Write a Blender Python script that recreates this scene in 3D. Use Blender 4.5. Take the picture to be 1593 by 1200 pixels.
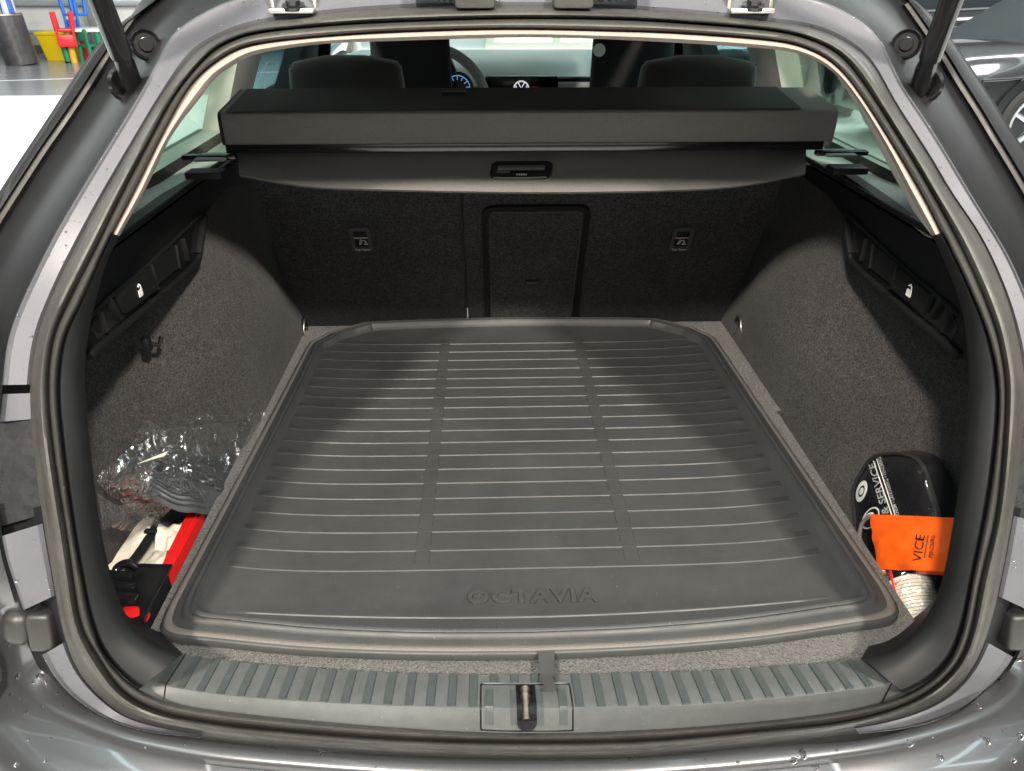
import bpy, bmesh, math, random
import numpy as np
from mathutils import Vector, Matrix
random.seed(7); rng = np.random.default_rng(7)
S = bpy.context.scene
for o in list(bpy.data.objects): bpy.data.objects.remove(o)
COL = S.collection
R = math.radians

# ------------------------------------------------------------------ camera
CAM = np.array([-.05, 0, .78]); YAW = R(1.75); PIT = R(28.4); F = 1200.0; CX, CY = 796.5, 600.0
cd = bpy.data.cameras.new('camera'); cam = bpy.data.objects.new('camera', cd); COL.objects.link(cam)
cam.location = CAM; cam.rotation_euler = (math.pi/2-PIT, 0, -YAW)
cd.sensor_fit = 'HORIZONTAL'; cd.sensor_width = 36; cd.lens = 36*F/1593; cd.clip_start = .02; cd.clip_end = 200
S.camera = cam

# ------------------------------------------------------------------ world, lamps, exposure
w = bpy.data.worlds.new('World'); S.world = w; w.use_nodes = True
w.node_tree.nodes['Background'].inputs[0].default_value = (.80, .88, .90, 1)
w.node_tree.nodes['Background'].inputs[1].default_value = .08
def area(name, loc, target, sx, sy, power, col):
    l = bpy.data.lights.new(name, 'AREA'); l.shape = 'RECTANGLE'; l.size = sx; l.size_y = sy; l.energy = power; l.color = col
    o = bpy.data.objects.new(name, l); COL.objects.link(o); o.location = loc
    o.rotation_euler = (Vector(target)-Vector(loc)).to_track_quat('-Z', 'Y').to_euler(); return o
area('hall_lamp_key_left', (-1.7, -2.7, 4.0), (0, 1.2, 0), .36, .32, 590, (1, .90, .78))
area('hall_lamp_key_right', (1.9, -2.7, 4.0), (0, 1.2, 0), .36, .32, 590, (1, .91, .80))
area('rear_fill', (.3, -6.5, 1.9), (0, 1, .2), 7, 2.4, 85, (1, .93, .85))  # soft fill added to brighten rear-facing surfaces, no window known there
area('hall_lamp_left', (-3.6, -1.2, 3.9), (-.6, .8, .1), .25, 3.0, 36, (.72, .97, 1))
area('hall_lamp_right', (3.6, -.6, 3.9), (.6, .8, .1), .25, 3.0, 36, (.78, .97, 1))
area('hall_lamp_floor_left', (-6, 5, 4.2), (-5.5, 7, -.6), 3, 6, 650, (.95, 1, 1))
area('hall_lamp_floor_right', (4.5, 4.2, 4.2), (4.5, 5.5, -.6), 2, 5, 420, (.97, 1, 1))
area('far_fill', (3, 8.5, 4.2), (3, 12, -.6), 16, 2, 1500, (1, 1, .97))  # broad fill added to brighten the dark far wall
vs = S.view_settings; vs.view_transform = 'Standard'; vs.look = 'None'; vs.exposure = 0; vs.gamma = 1; vs.use_curve_mapping = False
S.render.engine = 'CYCLES'

# ------------------------------------------------------------------ projection helpers (survey of the photograph)
_fw = np.array([math.sin(YAW)*math.cos(PIT), math.cos(YAW)*math.cos(PIT), -math.sin(PIT)])
_rt = np.array([math.cos(YAW), -math.sin(YAW), 0]); _up = np.cross(_rt, _fw)
def ray(x, y): return _fw+_rt*(x-CX)/F-_up*(y-CY)/F
def onz(x, y, z): d = ray(x, y); return CAM+d*(z-CAM[2])/d[2]
def ony(x, y, Y): d = ray(x, y); return CAM+d*(Y-CAM[1])/d[1]
def onx(x, y, X): d = ray(x, y); return CAM+d*(X-CAM[0])/d[0]
def ysurf(x, z): return .585+.02*z+.82*z*abs(z)+.22*x*x
def onsurf(x, y, off=0.):
    d = ray(x, y); lo, hi = .2, 4.
    for _ in range(40):
        m = (lo+hi)/2; p = CAM+d*m
        if p[1] < ysurf(p[0], max(p[2], -.2))+off: lo = m
        else: hi = m
    return CAM+d*lo
def sm(a, b, t): t = min(1, max(0, (t-a)/(b-a))); return t*t*(3-2*t)

# ------------------------------------------------------------------ materials
MATS = {}
def mat(name, col, rough=.6, metal=0., coat=0., vary=None, bump=None, spec=.5, coat_rough=.05, emit=None, alpha=None, rvary=None, sheen=0):
    m = bpy.data.materials.new(name); m.use_nodes = True; nt = m.node_tree; b = nt.nodes['Principled BSDF']; L = nt.links
    b.inputs['Base Color'].default_value = (*col, 1); b.inputs['Roughness'].default_value = rough; b.inputs['Metallic'].default_value = metal
    b.inputs['Coat Weight'].default_value = coat; b.inputs['Coat Roughness'].default_value = coat_rough; b.inputs['Specular IOR Level'].default_value = spec
    if sheen: b.inputs['Sheen Weight'].default_value = sheen; b.inputs['Sheen Roughness'].default_value = .5
    tc = nt.nodes.new('ShaderNodeTexCoord')
    def noise(sc, det=3, rg=.6):
        n = nt.nodes.new('ShaderNodeTexNoise'); n.inputs['Scale'].default_value = sc; n.inputs['Detail'].default_value = det; n.inputs['Roughness'].default_value = rg
        L.new(tc.outputs['Object'], n.inputs['Vector']); return n
    if vary:   # list of (scale, amount, contrast)
        prev = None
        for sc, am, con in vary:
            n = noise(sc); mr = nt.nodes.new('ShaderNodeMapRange'); mr.inputs[1].default_value = .5-.5/con; mr.inputs[2].default_value = .5+.5/con
            mr.inputs[3].default_value = 1-am; mr.inputs[4].default_value = 1+am; L.new(n.outputs['Fac'], mr.inputs[0])
            if prev is None: prev = mr.outputs[0]
            else:
                mm = nt.nodes.new('ShaderNodeMath'); mm.operation = 'MULTIPLY'; L.new(prev, mm.inputs[0]); L.new(mr.outputs[0], mm.inputs[1]); prev = mm.outputs[0]
        vm = nt.nodes.new('ShaderNodeVectorMath'); vm.operation = 'SCALE'; vm.inputs[0].default_value = col; L.new(prev, vm.inputs['Scale']); L.new(vm.outputs[0], b.inputs['Base Color'])
    if rvary:
        n = noise(rvary[0]); mr = nt.nodes.new('ShaderNodeMapRange'); mr.inputs[1].default_value = .35; mr.inputs[2].default_value = .65
        mr.inputs[3].default_value = rough-rvary[1]; mr.inputs[4].default_value = rough+rvary[1]; L.new(n.outputs['Fac'], mr.inputs[0]); L.new(mr.outputs[0], b.inputs['Roughness'])
    if bump:
        prevn = None
        for sc, st, dist in (bump if isinstance(bump, list) else [bump]):
            n = noise(sc); bm_ = nt.nodes.new('ShaderNodeBump'); bm_.inputs['Strength'].default_value = st; bm_.inputs['Distance'].default_value = dist
            L.new(n.outputs['Fac'], bm_.inputs['Height'])
            if prevn: L.new(prevn, bm_.inputs['Normal'])
            prevn = bm_.outputs[0]
        L.new(prevn, b.inputs['Normal'])
    if emit: b.inputs['Emission Color'].default_value = (*emit[0], 1); b.inputs['Emission Strength'].default_value = emit[1]
    MATS[name] = m; return m
def glass(name, tint, gloss=.08, rough=.02, dark=1.0):
    m = bpy.data.materials.new(name); m.use_nodes = True; nt = m.node_tree; nt.nodes.clear(); L = nt.links
    out = nt.nodes.new('ShaderNodeOutputMaterial'); tr = nt.nodes.new('ShaderNodeBsdfTransparent'); tr.inputs[0].default_value = (*tint, 1)
    gl = nt.nodes.new('ShaderNodeBsdfGlossy'); gl.inputs['Roughness'].default_value = rough; gl.inputs['Color'].default_value = (1, 1, 1, 1)
    lw = nt.nodes.new('ShaderNodeLayerWeight'); lw.inputs[0].default_value = .5
    pw = nt.nodes.new('ShaderNodeMath'); pw.operation = 'POWER'; pw.inputs[1].default_value = 4.; L.new(lw.outputs['Facing'], pw.inputs[0])
    ad = nt.nodes.new('ShaderNodeMath'); ad.operation = 'MULTIPLY_ADD'; ad.inputs[1].default_value = .75; ad.inputs[2].default_value = .04+gloss; L.new(pw.outputs[0], ad.inputs[0])
    mx = nt.nodes.new('ShaderNodeMixShader'); L.new(ad.outputs[0], mx.inputs[0]); L.new(tr.outputs[0], mx.inputs[1]); L.new(gl.outputs[0], mx.inputs[2])
    L.new(mx.outputs[0], out.inputs[0]); MATS[name] = m; return m
mat('paint', (.085, .086, .092), .34, .75, .5, vary=[(1500, .14, 2)], coat_rough=.07)
mat('paint_flange', (.090, .091, .103), .56, .22, .06, vary=[(900, .10, 2), (14, .08, 2)], coat_rough=.2, spec=.2)
mat('paint_shaded', (.009, .0092, .010), .45, .0, .04, spec=.16, vary=[(30, .15, 2)], coat_rough=.3)  # body paint darkened in place of the raised tailgate's shade
mat('rubber', (.034, .0325, .030), .48, spec=.35, vary=[(24, .22, 2), (260, .18, 2)], bump=(700, .15, .0006), rvary=(30, .08))
mat('black_plastic', (.0075, .008, .0085), .55, spec=.2, vary=[(40, .15, 2)], bump=(1600, .12, .0004))
mat('sill_plastic', (.070, .076, .076), .46, vary=[(60, .12, 2), (900, .10, 2)], bump=(1300, .35, .0006))
mat('sill_rib', (.050, .058, .059), .40, vary=[(80, .12, 2)], bump=(1300, .12, .0004))
mat('grey_plastic', (.045, .045, .046), .42, vary=[(60, .1, 2)])
mat('lamp_plastic', (.022, .022, .024), .28, vary=[(40, .3, 2)], rvary=(60, .15)); mat('stop_plastic', (.016, .0155, .015), .45, vary=[(60, .15, 2)]); mat('gloss_black', (.008, .008, .009), .16)
mat('beige', (.25, .21, .185), .7, vary=[(30, .05, 2)], bump=(900, .2, .0005))
mat('light_trim', (.42, .41, .38), .75, vary=[(20, .05, 2)], bump=(700, .2, .0006))
mat('ledge', (.23, .27, .25), .85, vary=[(20, .08, 2), (700, .25, 2)], bump=(700, .5, .001))
mat('carpet', (.036, .0335, .0315), .95, vary=[(350, .75, 3.2), (90, .20, 2.5), (5, .25, 2)], bump=[(350, .8, .003), (50, .3, .004)], sheen=.05)
mat('floor_carpet', (.036, .034, .032), .95, vary=[(260, .90, 3.6), (110, .35, 2.5)], bump=[(520, 1.0, .004), (170, .6, .004)], sheen=.3)
mat('seat_carpet', (.027, .027, .029), .95, vary=[(250, .85, 3.4), (100, .30, 2.5), (6, .2, 2)], bump=[(330, .8, .003)], sheen=.08)
mat('mat_rubber', (.034, .0355, .0365), .47, spec=.36, vary=[(5, .07, 2), (60, .08, 2), (1200, .10, 2)], bump=[(1500, .14, .0004), (25, .05, .002)], rvary=(12, .07))
def dust(name, sc, th, amt, col=(.30, .29, .27)):
    m = MATS[name]; nt = m.node_tree; L = nt.links; b = nt.nodes['Principled BSDF']; src = b.inputs['Base Color'].links[0].from_socket
    tc = nt.nodes.new('ShaderNodeTexCoord'); n = nt.nodes.new('ShaderNodeTexNoise'); n.inputs['Scale'].default_value = sc; n.inputs['Detail'].default_value = 2; L.new(tc.outputs['Object'], n.inputs['Vector'])
    n2 = nt.nodes.new('ShaderNodeTexNoise'); n2.inputs['Scale'].default_value = 7; n2.inputs['Detail'].default_value = 5; L.new(tc.outputs['Object'], n2.inputs['Vector'])
    a = nt.nodes.new('ShaderNodeMapRange'); a.inputs[1].default_value = th; a.inputs[2].default_value = th+.05; a.inputs[4].default_value = amt; L.new(n.outputs['Fac'], a.inputs[0])
    c = nt.nodes.new('ShaderNodeMapRange'); c.inputs[1].default_value = .42; c.inputs[2].default_value = .75; c.inputs[4].default_value = .05; L.new(n2.outputs['Fac'], c.inputs[0])
    ad = nt.nodes.new('ShaderNodeMath'); ad.operation = 'ADD'; L.new(a.outputs[0], ad.inputs[0]); L.new(c.outputs[0], ad.inputs[1])
    mx = nt.nodes.new('ShaderNodeMix'); mx.data_type = 'RGBA'; L.new(ad.outputs[0], mx.inputs[0]); L.new(src, mx.inputs[6]); mx.inputs[7].default_value = (*col, 1); L.new(mx.outputs[2], b.inputs['Base Color'])
dust('mat_rubber', 260, .71, .4, (.20, .195, .185)); dust('rubber', 200, .72, .3); dust('sill_plastic', 300, .70, .4)
mat('mat_binding', (.10, .092, .086), .65, vary=[(700, .3, 2)], bump=(900, .5, .001))
mat('cover_fabric', (.098, .094, .090), .85, vary=[(900, .30, 2.5), (8, .06, 2)], bump=(1100, .5, .0008))
mat('fabric_black', (.010, .010, .011), .9, vary=[(500, .3, 2)], bump=(600, .5, .001))
mat('headrest_fabric', (.016, .016, .017), .85, vary=[(500, .3, 2)], bump=(600, .4, .001), sheen=.2)
mat('metal', (.55, .52, .48), .38, 1., vary=[(120, .15, 2)])
mat('dash_light', (.42, .42, .40), .55)
mat('white_text', (.75, .75, .72), .6)
mat('dark_text', (.02, .015, .012), .6)
mat('screen', (.01, .008, .012), .25)
mat('screen_mark', (.7, .7, .75), .5, emit=((.8, .78, .9), .7))
mat('gauge_glow', (.1, .3, .6), .5, emit=((.25, .6, 1), .4))
mat('red_plastic', (.62, .012, .012), .32, vary=[(40, .06, 2)])
mat('cloth_white', (.62, .58, .48), .8, vary=[(30, .12, 2), (300, .06, 2)], bump=(90, .3, .004))
mat('orange', (.90, .115, .008), .42, vary=[(18, .05, 2)], bump=(40, .25, .003))
mat('orange_film', (.85, .10, .04), .25)
mat('pouch_black', (.012, .012, .014), .22, bump=(35, .35, .006))
mat('grey_zip', (.11, .10, .10), .7, bump=(900, .6, .001))
mat('label_paper', (.74, .71, .62), .45)
mat('label_ink', (.30, .28, .25), .6)
mat('net_rubber', (.040, .044, .048), .45, vary=[(90, .2, 2)])
glass('window_glass', (.66, .88, .90), .0)
glass('quarter_glass', (.64, .76, .70), .0)
glass('screen_glass', (.86, .93, .92), .02)
def film(name, tint, rough, haze, edge):
    glass(name, tint, .16, rough); m = MATS[name]; nt = m.node_tree; L = nt.links; mx = next(n for n in nt.nodes if n.type == 'MIX_SHADER'); out = next(n for n in nt.nodes if n.type == 'OUTPUT_MATERIAL')
    df = nt.nodes.new('ShaderNodeBsdfDiffuse'); df.inputs[0].default_value = (.8, .82, .82, 1); m2 = nt.nodes.new('ShaderNodeMixShader'); lw = next(n for n in nt.nodes if n.type == 'LAYER_WEIGHT')
    k = nt.nodes.new('ShaderNodeMath'); k.operation = 'MULTIPLY_ADD'; k.inputs[1].default_value = edge; k.inputs[2].default_value = haze; L.new(lw.outputs['Facing'], k.inputs[0])
    tc = nt.nodes.new('ShaderNodeTexCoord'); nz = nt.nodes.new('ShaderNodeTexNoise'); nz.inputs['Scale'].default_value = 17; nz.inputs['Detail'].default_value = 3; nz.inputs['Distortion'].default_value = 1.2; L.new(tc.outputs['Object'], nz.inputs['Vector'])
    bp_ = nt.nodes.new('ShaderNodeBump'); bp_.inputs['Strength'].default_value = 1; bp_.inputs['Distance'].default_value = .030; L.new(nz.outputs['Fac'], bp_.inputs['Height'])
    for n in nt.nodes:
        if n.type in ('BSDF_GLOSSY', 'LAYER_WEIGHT'): L.new(bp_.outputs[0], n.inputs['Normal'])
    L.new(k.outputs[0], m2.inputs[0]); L.new(mx.outputs[0], m2.inputs[1]); L.new(df.outputs[0], m2.inputs[2]); L.new(m2.outputs[0], out.inputs[0])
film('film', (.98, .985, .985), .10, .0, .03)
film('film_soft', (.97, .98, .98), .24, .01, .04)
def water():
    m = bpy.data.materials.new('water'); m.use_nodes = True; b = m.node_tree.nodes['Principled BSDF']
    b.inputs['Transmission Weight'].default_value = 1; b.inputs['IOR'].default_value = 1.33; b.inputs['Roughness'].default_value = .02; MATS['water'] = m
mat('striker_metal', (.22, .19, .15), .42, 1., vary=[(150, .25, 2)])
water()
mat('film_fold', (.55, .58, .58), .12, 0, 1.)
mat('tile_white', (.80, .82, .82), .25, vary=[(.6, .03, 2)])
mat('tile_grey', (.24, .25, .27), .22, vary=[(1, .08, 2)])
mat('joint', (.62, .64, .66), .6)
mat('wall_white', (.74, .73, .70), .7, vary=[(2, .03, 2)])
mat('wall_grey', (.22, .24, .26), .6)
mat('wall_pale', (.42, .45, .46), .6); mat('skirting', (.07, .07, .07), .5)
mat('steel', (.42, .45, .47), .4, .5)
for n_, c_ in (('toy_red', (.72, .02, .03)), ('toy_blue', (.02, .16, .62)), ('toy_green', (.01, .20, .10)), ('toy_yellow', (.80, .56, .01)), ('toy_orange', (.75, .38, .03)), ('toy_white', (.78, .78, .76))): mat(n_, c_, .35)
mat('stand_metal', (.09, .085, .09), .3, .4, vary=[(8, .4, 2)])
mat('umbrella_blue', (.05, .13, .42), .6); mat('umbrella_white', (.68, .70, .76), .6); mat('wood', (.35, .22, .10), .5)
mat('car_black', (.012, .013, .014), .10, 0, 1., coat_rough=.02)
mat('car_grey', (.05, .052, .055), .22, .6, 1., coat_rough=.02)
mat('car_glass', (.02, .025, .028), .05)
mat('tyre', (.018, .017, .016), .75); mat('rim', (.55, .55, .56), .22, 1.)
mat('shutter_light', (.85, .85, .80), .5, emit=((1, .99, .93), 1.5)); mat('glint_strip', (.9, .9, .9), .5, emit=((.80, 1, .98), 3.5)); mat('frame_cream', (.55, .52, .42), .6)

# ------------------------------------------------------------------ mesh helpers
LOC = {}
def thing(name, label, cat, loc=(0, 0, 0), group=None):
    o = bpy.data.objects.new(name, None); COL.objects.link(o); o.location = loc; LOC[o.name] = np.array(loc, float)
    o.empty_display_size = .05; tag(o, label, cat, group); return o
def tag(o, label, cat=None, group=None):
    o['label'] = label
    if cat: o['category'] = cat
    if group: o['group'] = group
    return o
def mk(name, vf, m, parent=None, smooth=35, label=None, kind=None):
    v, f = vf; v = np.array([tuple(p) for p in v], float)
    base = LOC.get(parent.name, np.zeros(3)) if parent else np.zeros(3)
    me = bpy.data.meshes.new(name); me.from_pydata((v-base).tolist(), [], [tuple(int(i) for i in q) for q in f]); me.validate(); me.update()
    if smooth is not None:
        me.polygons.foreach_set('use_smooth', [True]*len(me.polygons))
        me.set_sharp_from_angle(angle=R(smooth))
    me.materials.append(MATS[m]); o = bpy.data.objects.new(name, me); COL.objects.link(o)
    if parent: o.parent = parent; LOC[o.name] = base
    if label: o['label'] = label
    if kind: o['kind'] = kind
    return o
def join(*parts):
    V, Fc, n = [], [], 0
    for v, f in parts:
        V += [tuple(p) for p in v]; Fc += [tuple(i+n for i in q) for q in f]; n += len(v)
    return V, Fc
def loft(rails, closed=False, flip=False):
    n = len(rails[0]); V = [tuple(p) for r in rails for p in r]; Fc = []
    for a in range(len(rails)-1):
        for i in range(n if closed else n-1):
            j = (i+1) % n; q = (a*n+i, a*n+j, (a+1)*n+j, (a+1)*n+i); Fc.append(q[::-1] if flip else q)
    return V, Fc
def bmout(bm):
    bm.verts.ensure_lookup_table(); bm.verts.index_update()
    r = [tuple(v.co) for v in bm.verts], [tuple(x.index for x in f.verts) for f in bm.faces]; bm.free(); return r
def box(c, s, bev=0., rot=None, seg=2):
    bm = bmesh.new(); bmesh.ops.create_cube(bm, size=1); bmesh.ops.scale(bm, vec=s, verts=bm.verts)
    if bev: bmesh.ops.bevel(bm, geom=bm.edges[:], offset=min(bev, min(s)*.49), segments=seg, affect='EDGES', profile=.5)
    if rot is not None: bmesh.ops.transform(bm, matrix=Matrix(rot).to_4x4() if not isinstance(rot, tuple) else (Matrix.Rotation(rot[2], 4, 'Z') @ Matrix.Rotation(rot[1], 4, 'Y') @ Matrix.Rotation(rot[0], 4, 'X')), verts=bm.verts)
    bmesh.ops.translate(bm, vec=c, verts=bm.verts); return bmout(bm)
def frame(p, q, up=(0, 0, 1)):
    t = Vector(q)-Vector(p); t.normalize(); u = Vector(up)
    if abs(t.dot(u)) > .95: u = Vector((1, 0, 0))
    a = t.cross(u).normalized(); return a, a.cross(t)
def tube(pts, r, n=10, closed=False, caps=True):
    pts = [Vector(p) for p in pts]; m = len(pts); V, Fc = [], []
    rr = r if hasattr(r, '__len__') else [r]*m; pa = None
    for i, p in enumerate(pts):
        q0 = pts[(i-1) % m] if (closed or i > 0) else p; q1 = pts[(i+1) % m] if (closed or i < m-1) else p
        a, b = frame(q0, q1)
        if pa is not None and a.dot(pa) < 0: a, b = -a, -b
        pa = a
        for k in range(n):
            t = 2*math.pi*k/n; V.append(tuple(p+a*rr[i]*math.cos(t)+b*rr[i]*math.sin(t)))
    for i in range(m if closed else m-1):
        j = (i+1) % m
        for k in range(n): Fc.append((i*n+k, i*n+(k+1) % n, j*n+(k+1) % n, j*n+k))
    if caps and not closed: Fc.append(tuple(range(n))[::-1]); Fc.append(tuple((m-1)*n+k for k in range(n)))
    return V, Fc
def lathe(profile, c=(0, 0, 0), axis=(0, 0, 1), n=24):
    ax = Vector(axis).normalized(); a, b = frame((0, 0, 0), ax); V, Fc = [], []
    for r, h in profile:
        for k in range(n):
            t = 2*math.pi*k/n; V.append(tuple(Vector(c)+ax*h+a*r*math.cos(t)+b*r*math.sin(t)))
    for i in range(len(profile)-1):
        for k in range(n): Fc.append((i*n+k, i*n+(k+1) % n, (i+1)*n+(k+1) % n, (i+1)*n+k))
    return V, Fc
def prism(poly, d):
    """polygon of 3-D points extruded by the vector d, with both caps"""
    n = len(poly); d = np.array(d, float); V = [tuple(p) for p in poly]+[tuple(np.array(p)+d) for p in poly]
    Fc = [tuple(range(n)), tuple(range(2*n-1, n-1, -1))]+[(i, i+n, (i+1) % n+n, (i+1) % n) for i in range(n)]
    return V, Fc
def crom(pts, sub=6, closed=False):
    P = [np.array(p, float) for p in pts]; n = len(P); out = []
    for i in range(n if closed else n-1):
        g = lambda k: P[k % n] if closed else P[min(max(k, 0), n-1)]
        a, b, c, d = g(i-1), g(i), g(i+1), g(i+2)
        for s in range(sub):
            t = s/sub; out.append(.5*((2*b)+(-a+c)*t+(2*a-5*b+4*c-d)*t*t+(-a+3*b-3*c+d)*t**3))
    if not closed: out.append(P[-1])
    return out
def rrect(wd, ht, r, n=5):
    out = []
    for cx, cy, a0 in ((wd/2-r, ht/2-r, 0), (-wd/2+r, ht/2-r, 90), (-wd/2+r, -ht/2+r, 180), (wd/2-r, -ht/2+r, 270)):
        for k in range(n+1): a = R(a0+90*k/n); out.append((cx+r*math.cos(a), cy+r*math.sin(a)))
    return out
def plate(o, ex, ey, loop, z0, z1):
    o, ex, ey = (np.array(q, float) for q in (o, ex, ey)); nn = np.cross(ex, ey); nn /= np.linalg.norm(nn)
    return prism([o+ex*x+ey*y+nn*z0 for x, y in loop], nn*(z1-z0))
def ring_plate(o, ex, ey, l0, l1, z0, z1):
    o, ex, ey = (np.array(q, float) for q in (o, ex, ey)); nn = np.cross(ex, ey); nn /= np.linalg.norm(nn)
    P = lambda l, z: [o+ex*x+ey*y+nn*z for x, y in l]
    return loft([P(l0, z0), P(l0, z1), P(l1, z1), P(l1, z0)], closed=True)
def text(body, o, ex, ey, size, depth=.0003, align='CENTER', lift=.0004, spacing=1., offset=0., bevel=0.):
    cu = bpy.data.curves.new('t', 'FONT'); cu.body = body; cu.align_x = align; cu.align_y = 'CENTER'; cu.size = 1; cu.space_character = spacing; cu.extrude = .5-bevel; cu.offset = offset; cu.bevel_depth = bevel; cu.resolution_u = 3
    ob = bpy.data.objects.new('t', cu); COL.objects.link(ob); dg = bpy.context.evaluated_depsgraph_get(); me = bpy.data.meshes.new_from_object(ob.evaluated_get(dg))
    o, ex, ey = (np.array(q, float) for q in (o, ex, ey)); nn = np.cross(ex, ey); nn /= np.linalg.norm(nn)
    V = [o+ex*v.co.x*size+ey*v.co.y*size+nn*(lift+depth*(v.co.z+.5)) for v in me.vertices]; Fc = [tuple(p.vertices) for p in me.polygons]
    bpy.data.objects.remove(ob); bpy.data.meshes.remove(me); bpy.data.curves.remove(cu); return V, Fc

# ------------------------------------------------------------------ the car: opening rings, surveyed as outlines on the tailgate surface
N = 360; C0 = np.array([818., 585.]); TH = np.linspace(-math.pi, math.pi, N, endpoint=False)
def polar(pts, smooth=2, dense=True):
    P = np.array(pts, float)-C0; a = np.arctan2(P[:, 1], P[:, 0]); o = np.argsort(a); P = P[o]
    D = np.array(crom(P, 6, True)) if dense else P
    a = np.arctan2(D[:, 1], D[:, 0]); r = np.hypot(D[:, 0], D[:, 1]); o = np.argsort(a); a, r = a[o], r[o]
    rr = np.interp(TH, np.concatenate([a-2*math.pi, a, a+2*math.pi]), np.concatenate([r, r, r]))
    for _ in range(smooth): rr = (np.roll(rr, 1)+2*rr+np.roll(rr, -1))/4
    return rr
GO = polar([(400,38),(352,53),(301,83),(251,151),(206,226),(163,300),(128,365),(100,420),(75,476),(59,521),(50,576),(48,620),(51,675),(65,791),(83,900),(100,988),(126,1051),(181,1106),(226,1125),(301,1140),(400,1153),(600,1168),(800,1174),(1000,1171),(1200,1151),(1293,1138),(1394,1118),(1469,1086),(1514,1038),(1539,975),(1557,900),(1579,776),(1590,675),(1593,620),(1592,576),(1570,476),(1527,375),(1477,300),(1444,244),(1394,166),(1356,100),(1319,68),(1268,45),(1200,35),(1051,20),(926,13),(800,10),(626,13),(500,23)])
GM = polar([(400,51),(352,67),(327,83),(276,143),(239,208),(191,300),(151,383),(105,473),(83,526),(75,600),(83,700),(105,839),(113,900),(126,975),(151,1018),(191,1076),(251,1108),(327,1123),(400,1132),(600,1148),(800,1154),(1000,1151),(1200,1134),(1319,1121),(1419,1091),(1482,1043),(1509,988),(1526,900),(1550,800),(1562,675),(1564,600),(1559,560),(1545,501),(1502,400),(1449,300),(1394,208),(1344,131),(1306,85),(1256,60),(1197,47),(1051,35),(951,30),(800,29),(651,33),(526,39)])
GI = polar([(400,68),(352,85),(301,126),(264,188),(208,300),(173,368),(126,473),(100,526),(90,600),(95,675),(113,813),(128,900),(141,963),(163,1020),(213,1071),(276,1096),(400,1113),(600,1131),(800,1141),(1000,1136),(1200,1121),(1344,1101),(1419,1076),(1469,1038),(1494,988),(1512,900),(1537,776),(1550,675),(1552,600),(1537,526),(1507,451),(1467,368),(1433,300),(1381,213),(1334,141),(1299,100),(1256,75),(1197,62),(1051,51),(951,48),(800,45),(651,48),(526,55)])
TI = polar([(188,362),(223,300),(251,239),(276,196),(314,148),(334,120),(377,93),(400,83),(500,68),(626,63),(800,58),(926,60),(1051,66),(1197,76),(1243,83),(1281,100),(1311,126),(1344,171),(1381,234),(1414,300),(1449,363),(165,410),(148,470),(136,526),(132,600),(141,700),(153,801),(173,900),(196,958),(216,983),(246,1003),(284,1018),(400,1031),(551,1043),(800,1048),(976,1046),(1200,1037),(1349,1023),(1394,1007),(1424,983),(1444,955),(1467,900),(1489,776),(1502,675),(1508,600),(1502,514),(1475,420),(1494,470)])
G1 = polar([(300,30),(264,58),(251,83),(221,141),(181,208),(151,256),(124,300),(83,370),(50,436),(23,496),(10,541),(4,600),(-6,680),(-4,780),(8,860),(20,900),(31,933),(56,998),(83,1051),(121,1091),(176,1123),(239,1141),(309,1147),(400,1159),(600,1174),(800,1180),(1000,1177),(1200,1157),(1310,1144),(1419,1132),(1494,1106),(1545,1063),(1570,1033),(1586,1003),(1612,930),(1634,800),(1642,680),(1632,560),(1612,500),(1593,451),(1570,400),(1545,358),(1509,300),(1477,246),(1444,193),(1419,156),(1399,126),(1384,90),(1366,58),(1335,30),(1250,-5),(1050,-25),(800,-35),(550,-25),(380,-5)])
def pxs(r): return C0[0]+r*np.cos(TH), C0[1]+r*np.sin(TH)
def rail(r, off):
    X, Y = pxs(r); return [onsurf(x, y, off) for x, y in zip(X, Y)]
TX, TY = pxs(GO)      # pixel of each station on the gasket, used to pick sectors
def sector(cond):
    idx = [i for i in range(N) if cond(TX[i], TY[i])]
    k = next((j for j in range(len(idx)) if idx[j]-idx[j-1] != 1 and not (idx[j] == 0 and idx[j-1] == N-1)), 0)
    return idx[k:]+idx[:k]
pick = lambda rails, idx: [[r[i] for i in idx] for r in rails]

CAR = thing('estate_car', 'dark grey metallic estate car with its boot open, seen from behind', 'car', (0, .58, -.62))
# gasket: two rubber ridges
def prof(r0, r1, o0, om, o1, k=6):
    out = []
    for s in range(k+1):
        t = s/k; b = math.sin(math.pi*t); out.append((r0+(r1-r0)*t, o0+(o1-o0)*t+(om-(o0+o1)/2)*b**.7))
    return out
gr = [rail(r, o) for r, o in prof(GI, GM, .012, -.006, .010)]+[rail(r, o) for r, o in prof(GM, GO-(GO-GM)*.12, .010, -.011, .010)[1:]]+[rail(GO, .010), rail(GO+2, .03)]
gask = mk('tailgate_gasket', loft(gr, True), 'rubber', CAR, 60, 'black double ridged rubber seal round the boot opening')
lower = lambda x, y: y > 365
upper = lambda x, y: y <= 370
# beige upper trim
def mix(a, b, t): return a+(b-a)*t
idx = sector(lambda x, y: y < 352)
br = [rail(GI, .020), rail(mix(GI, TI, .3), .004), rail(mix(GI, TI, .65), .004), rail(TI, .018), rail(TI-1, .05)]
ht = mk('headliner_trim', loft(pick(br, idx)), 'beige', CAR, 50, 'beige pillar and roof edge trim')
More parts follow.
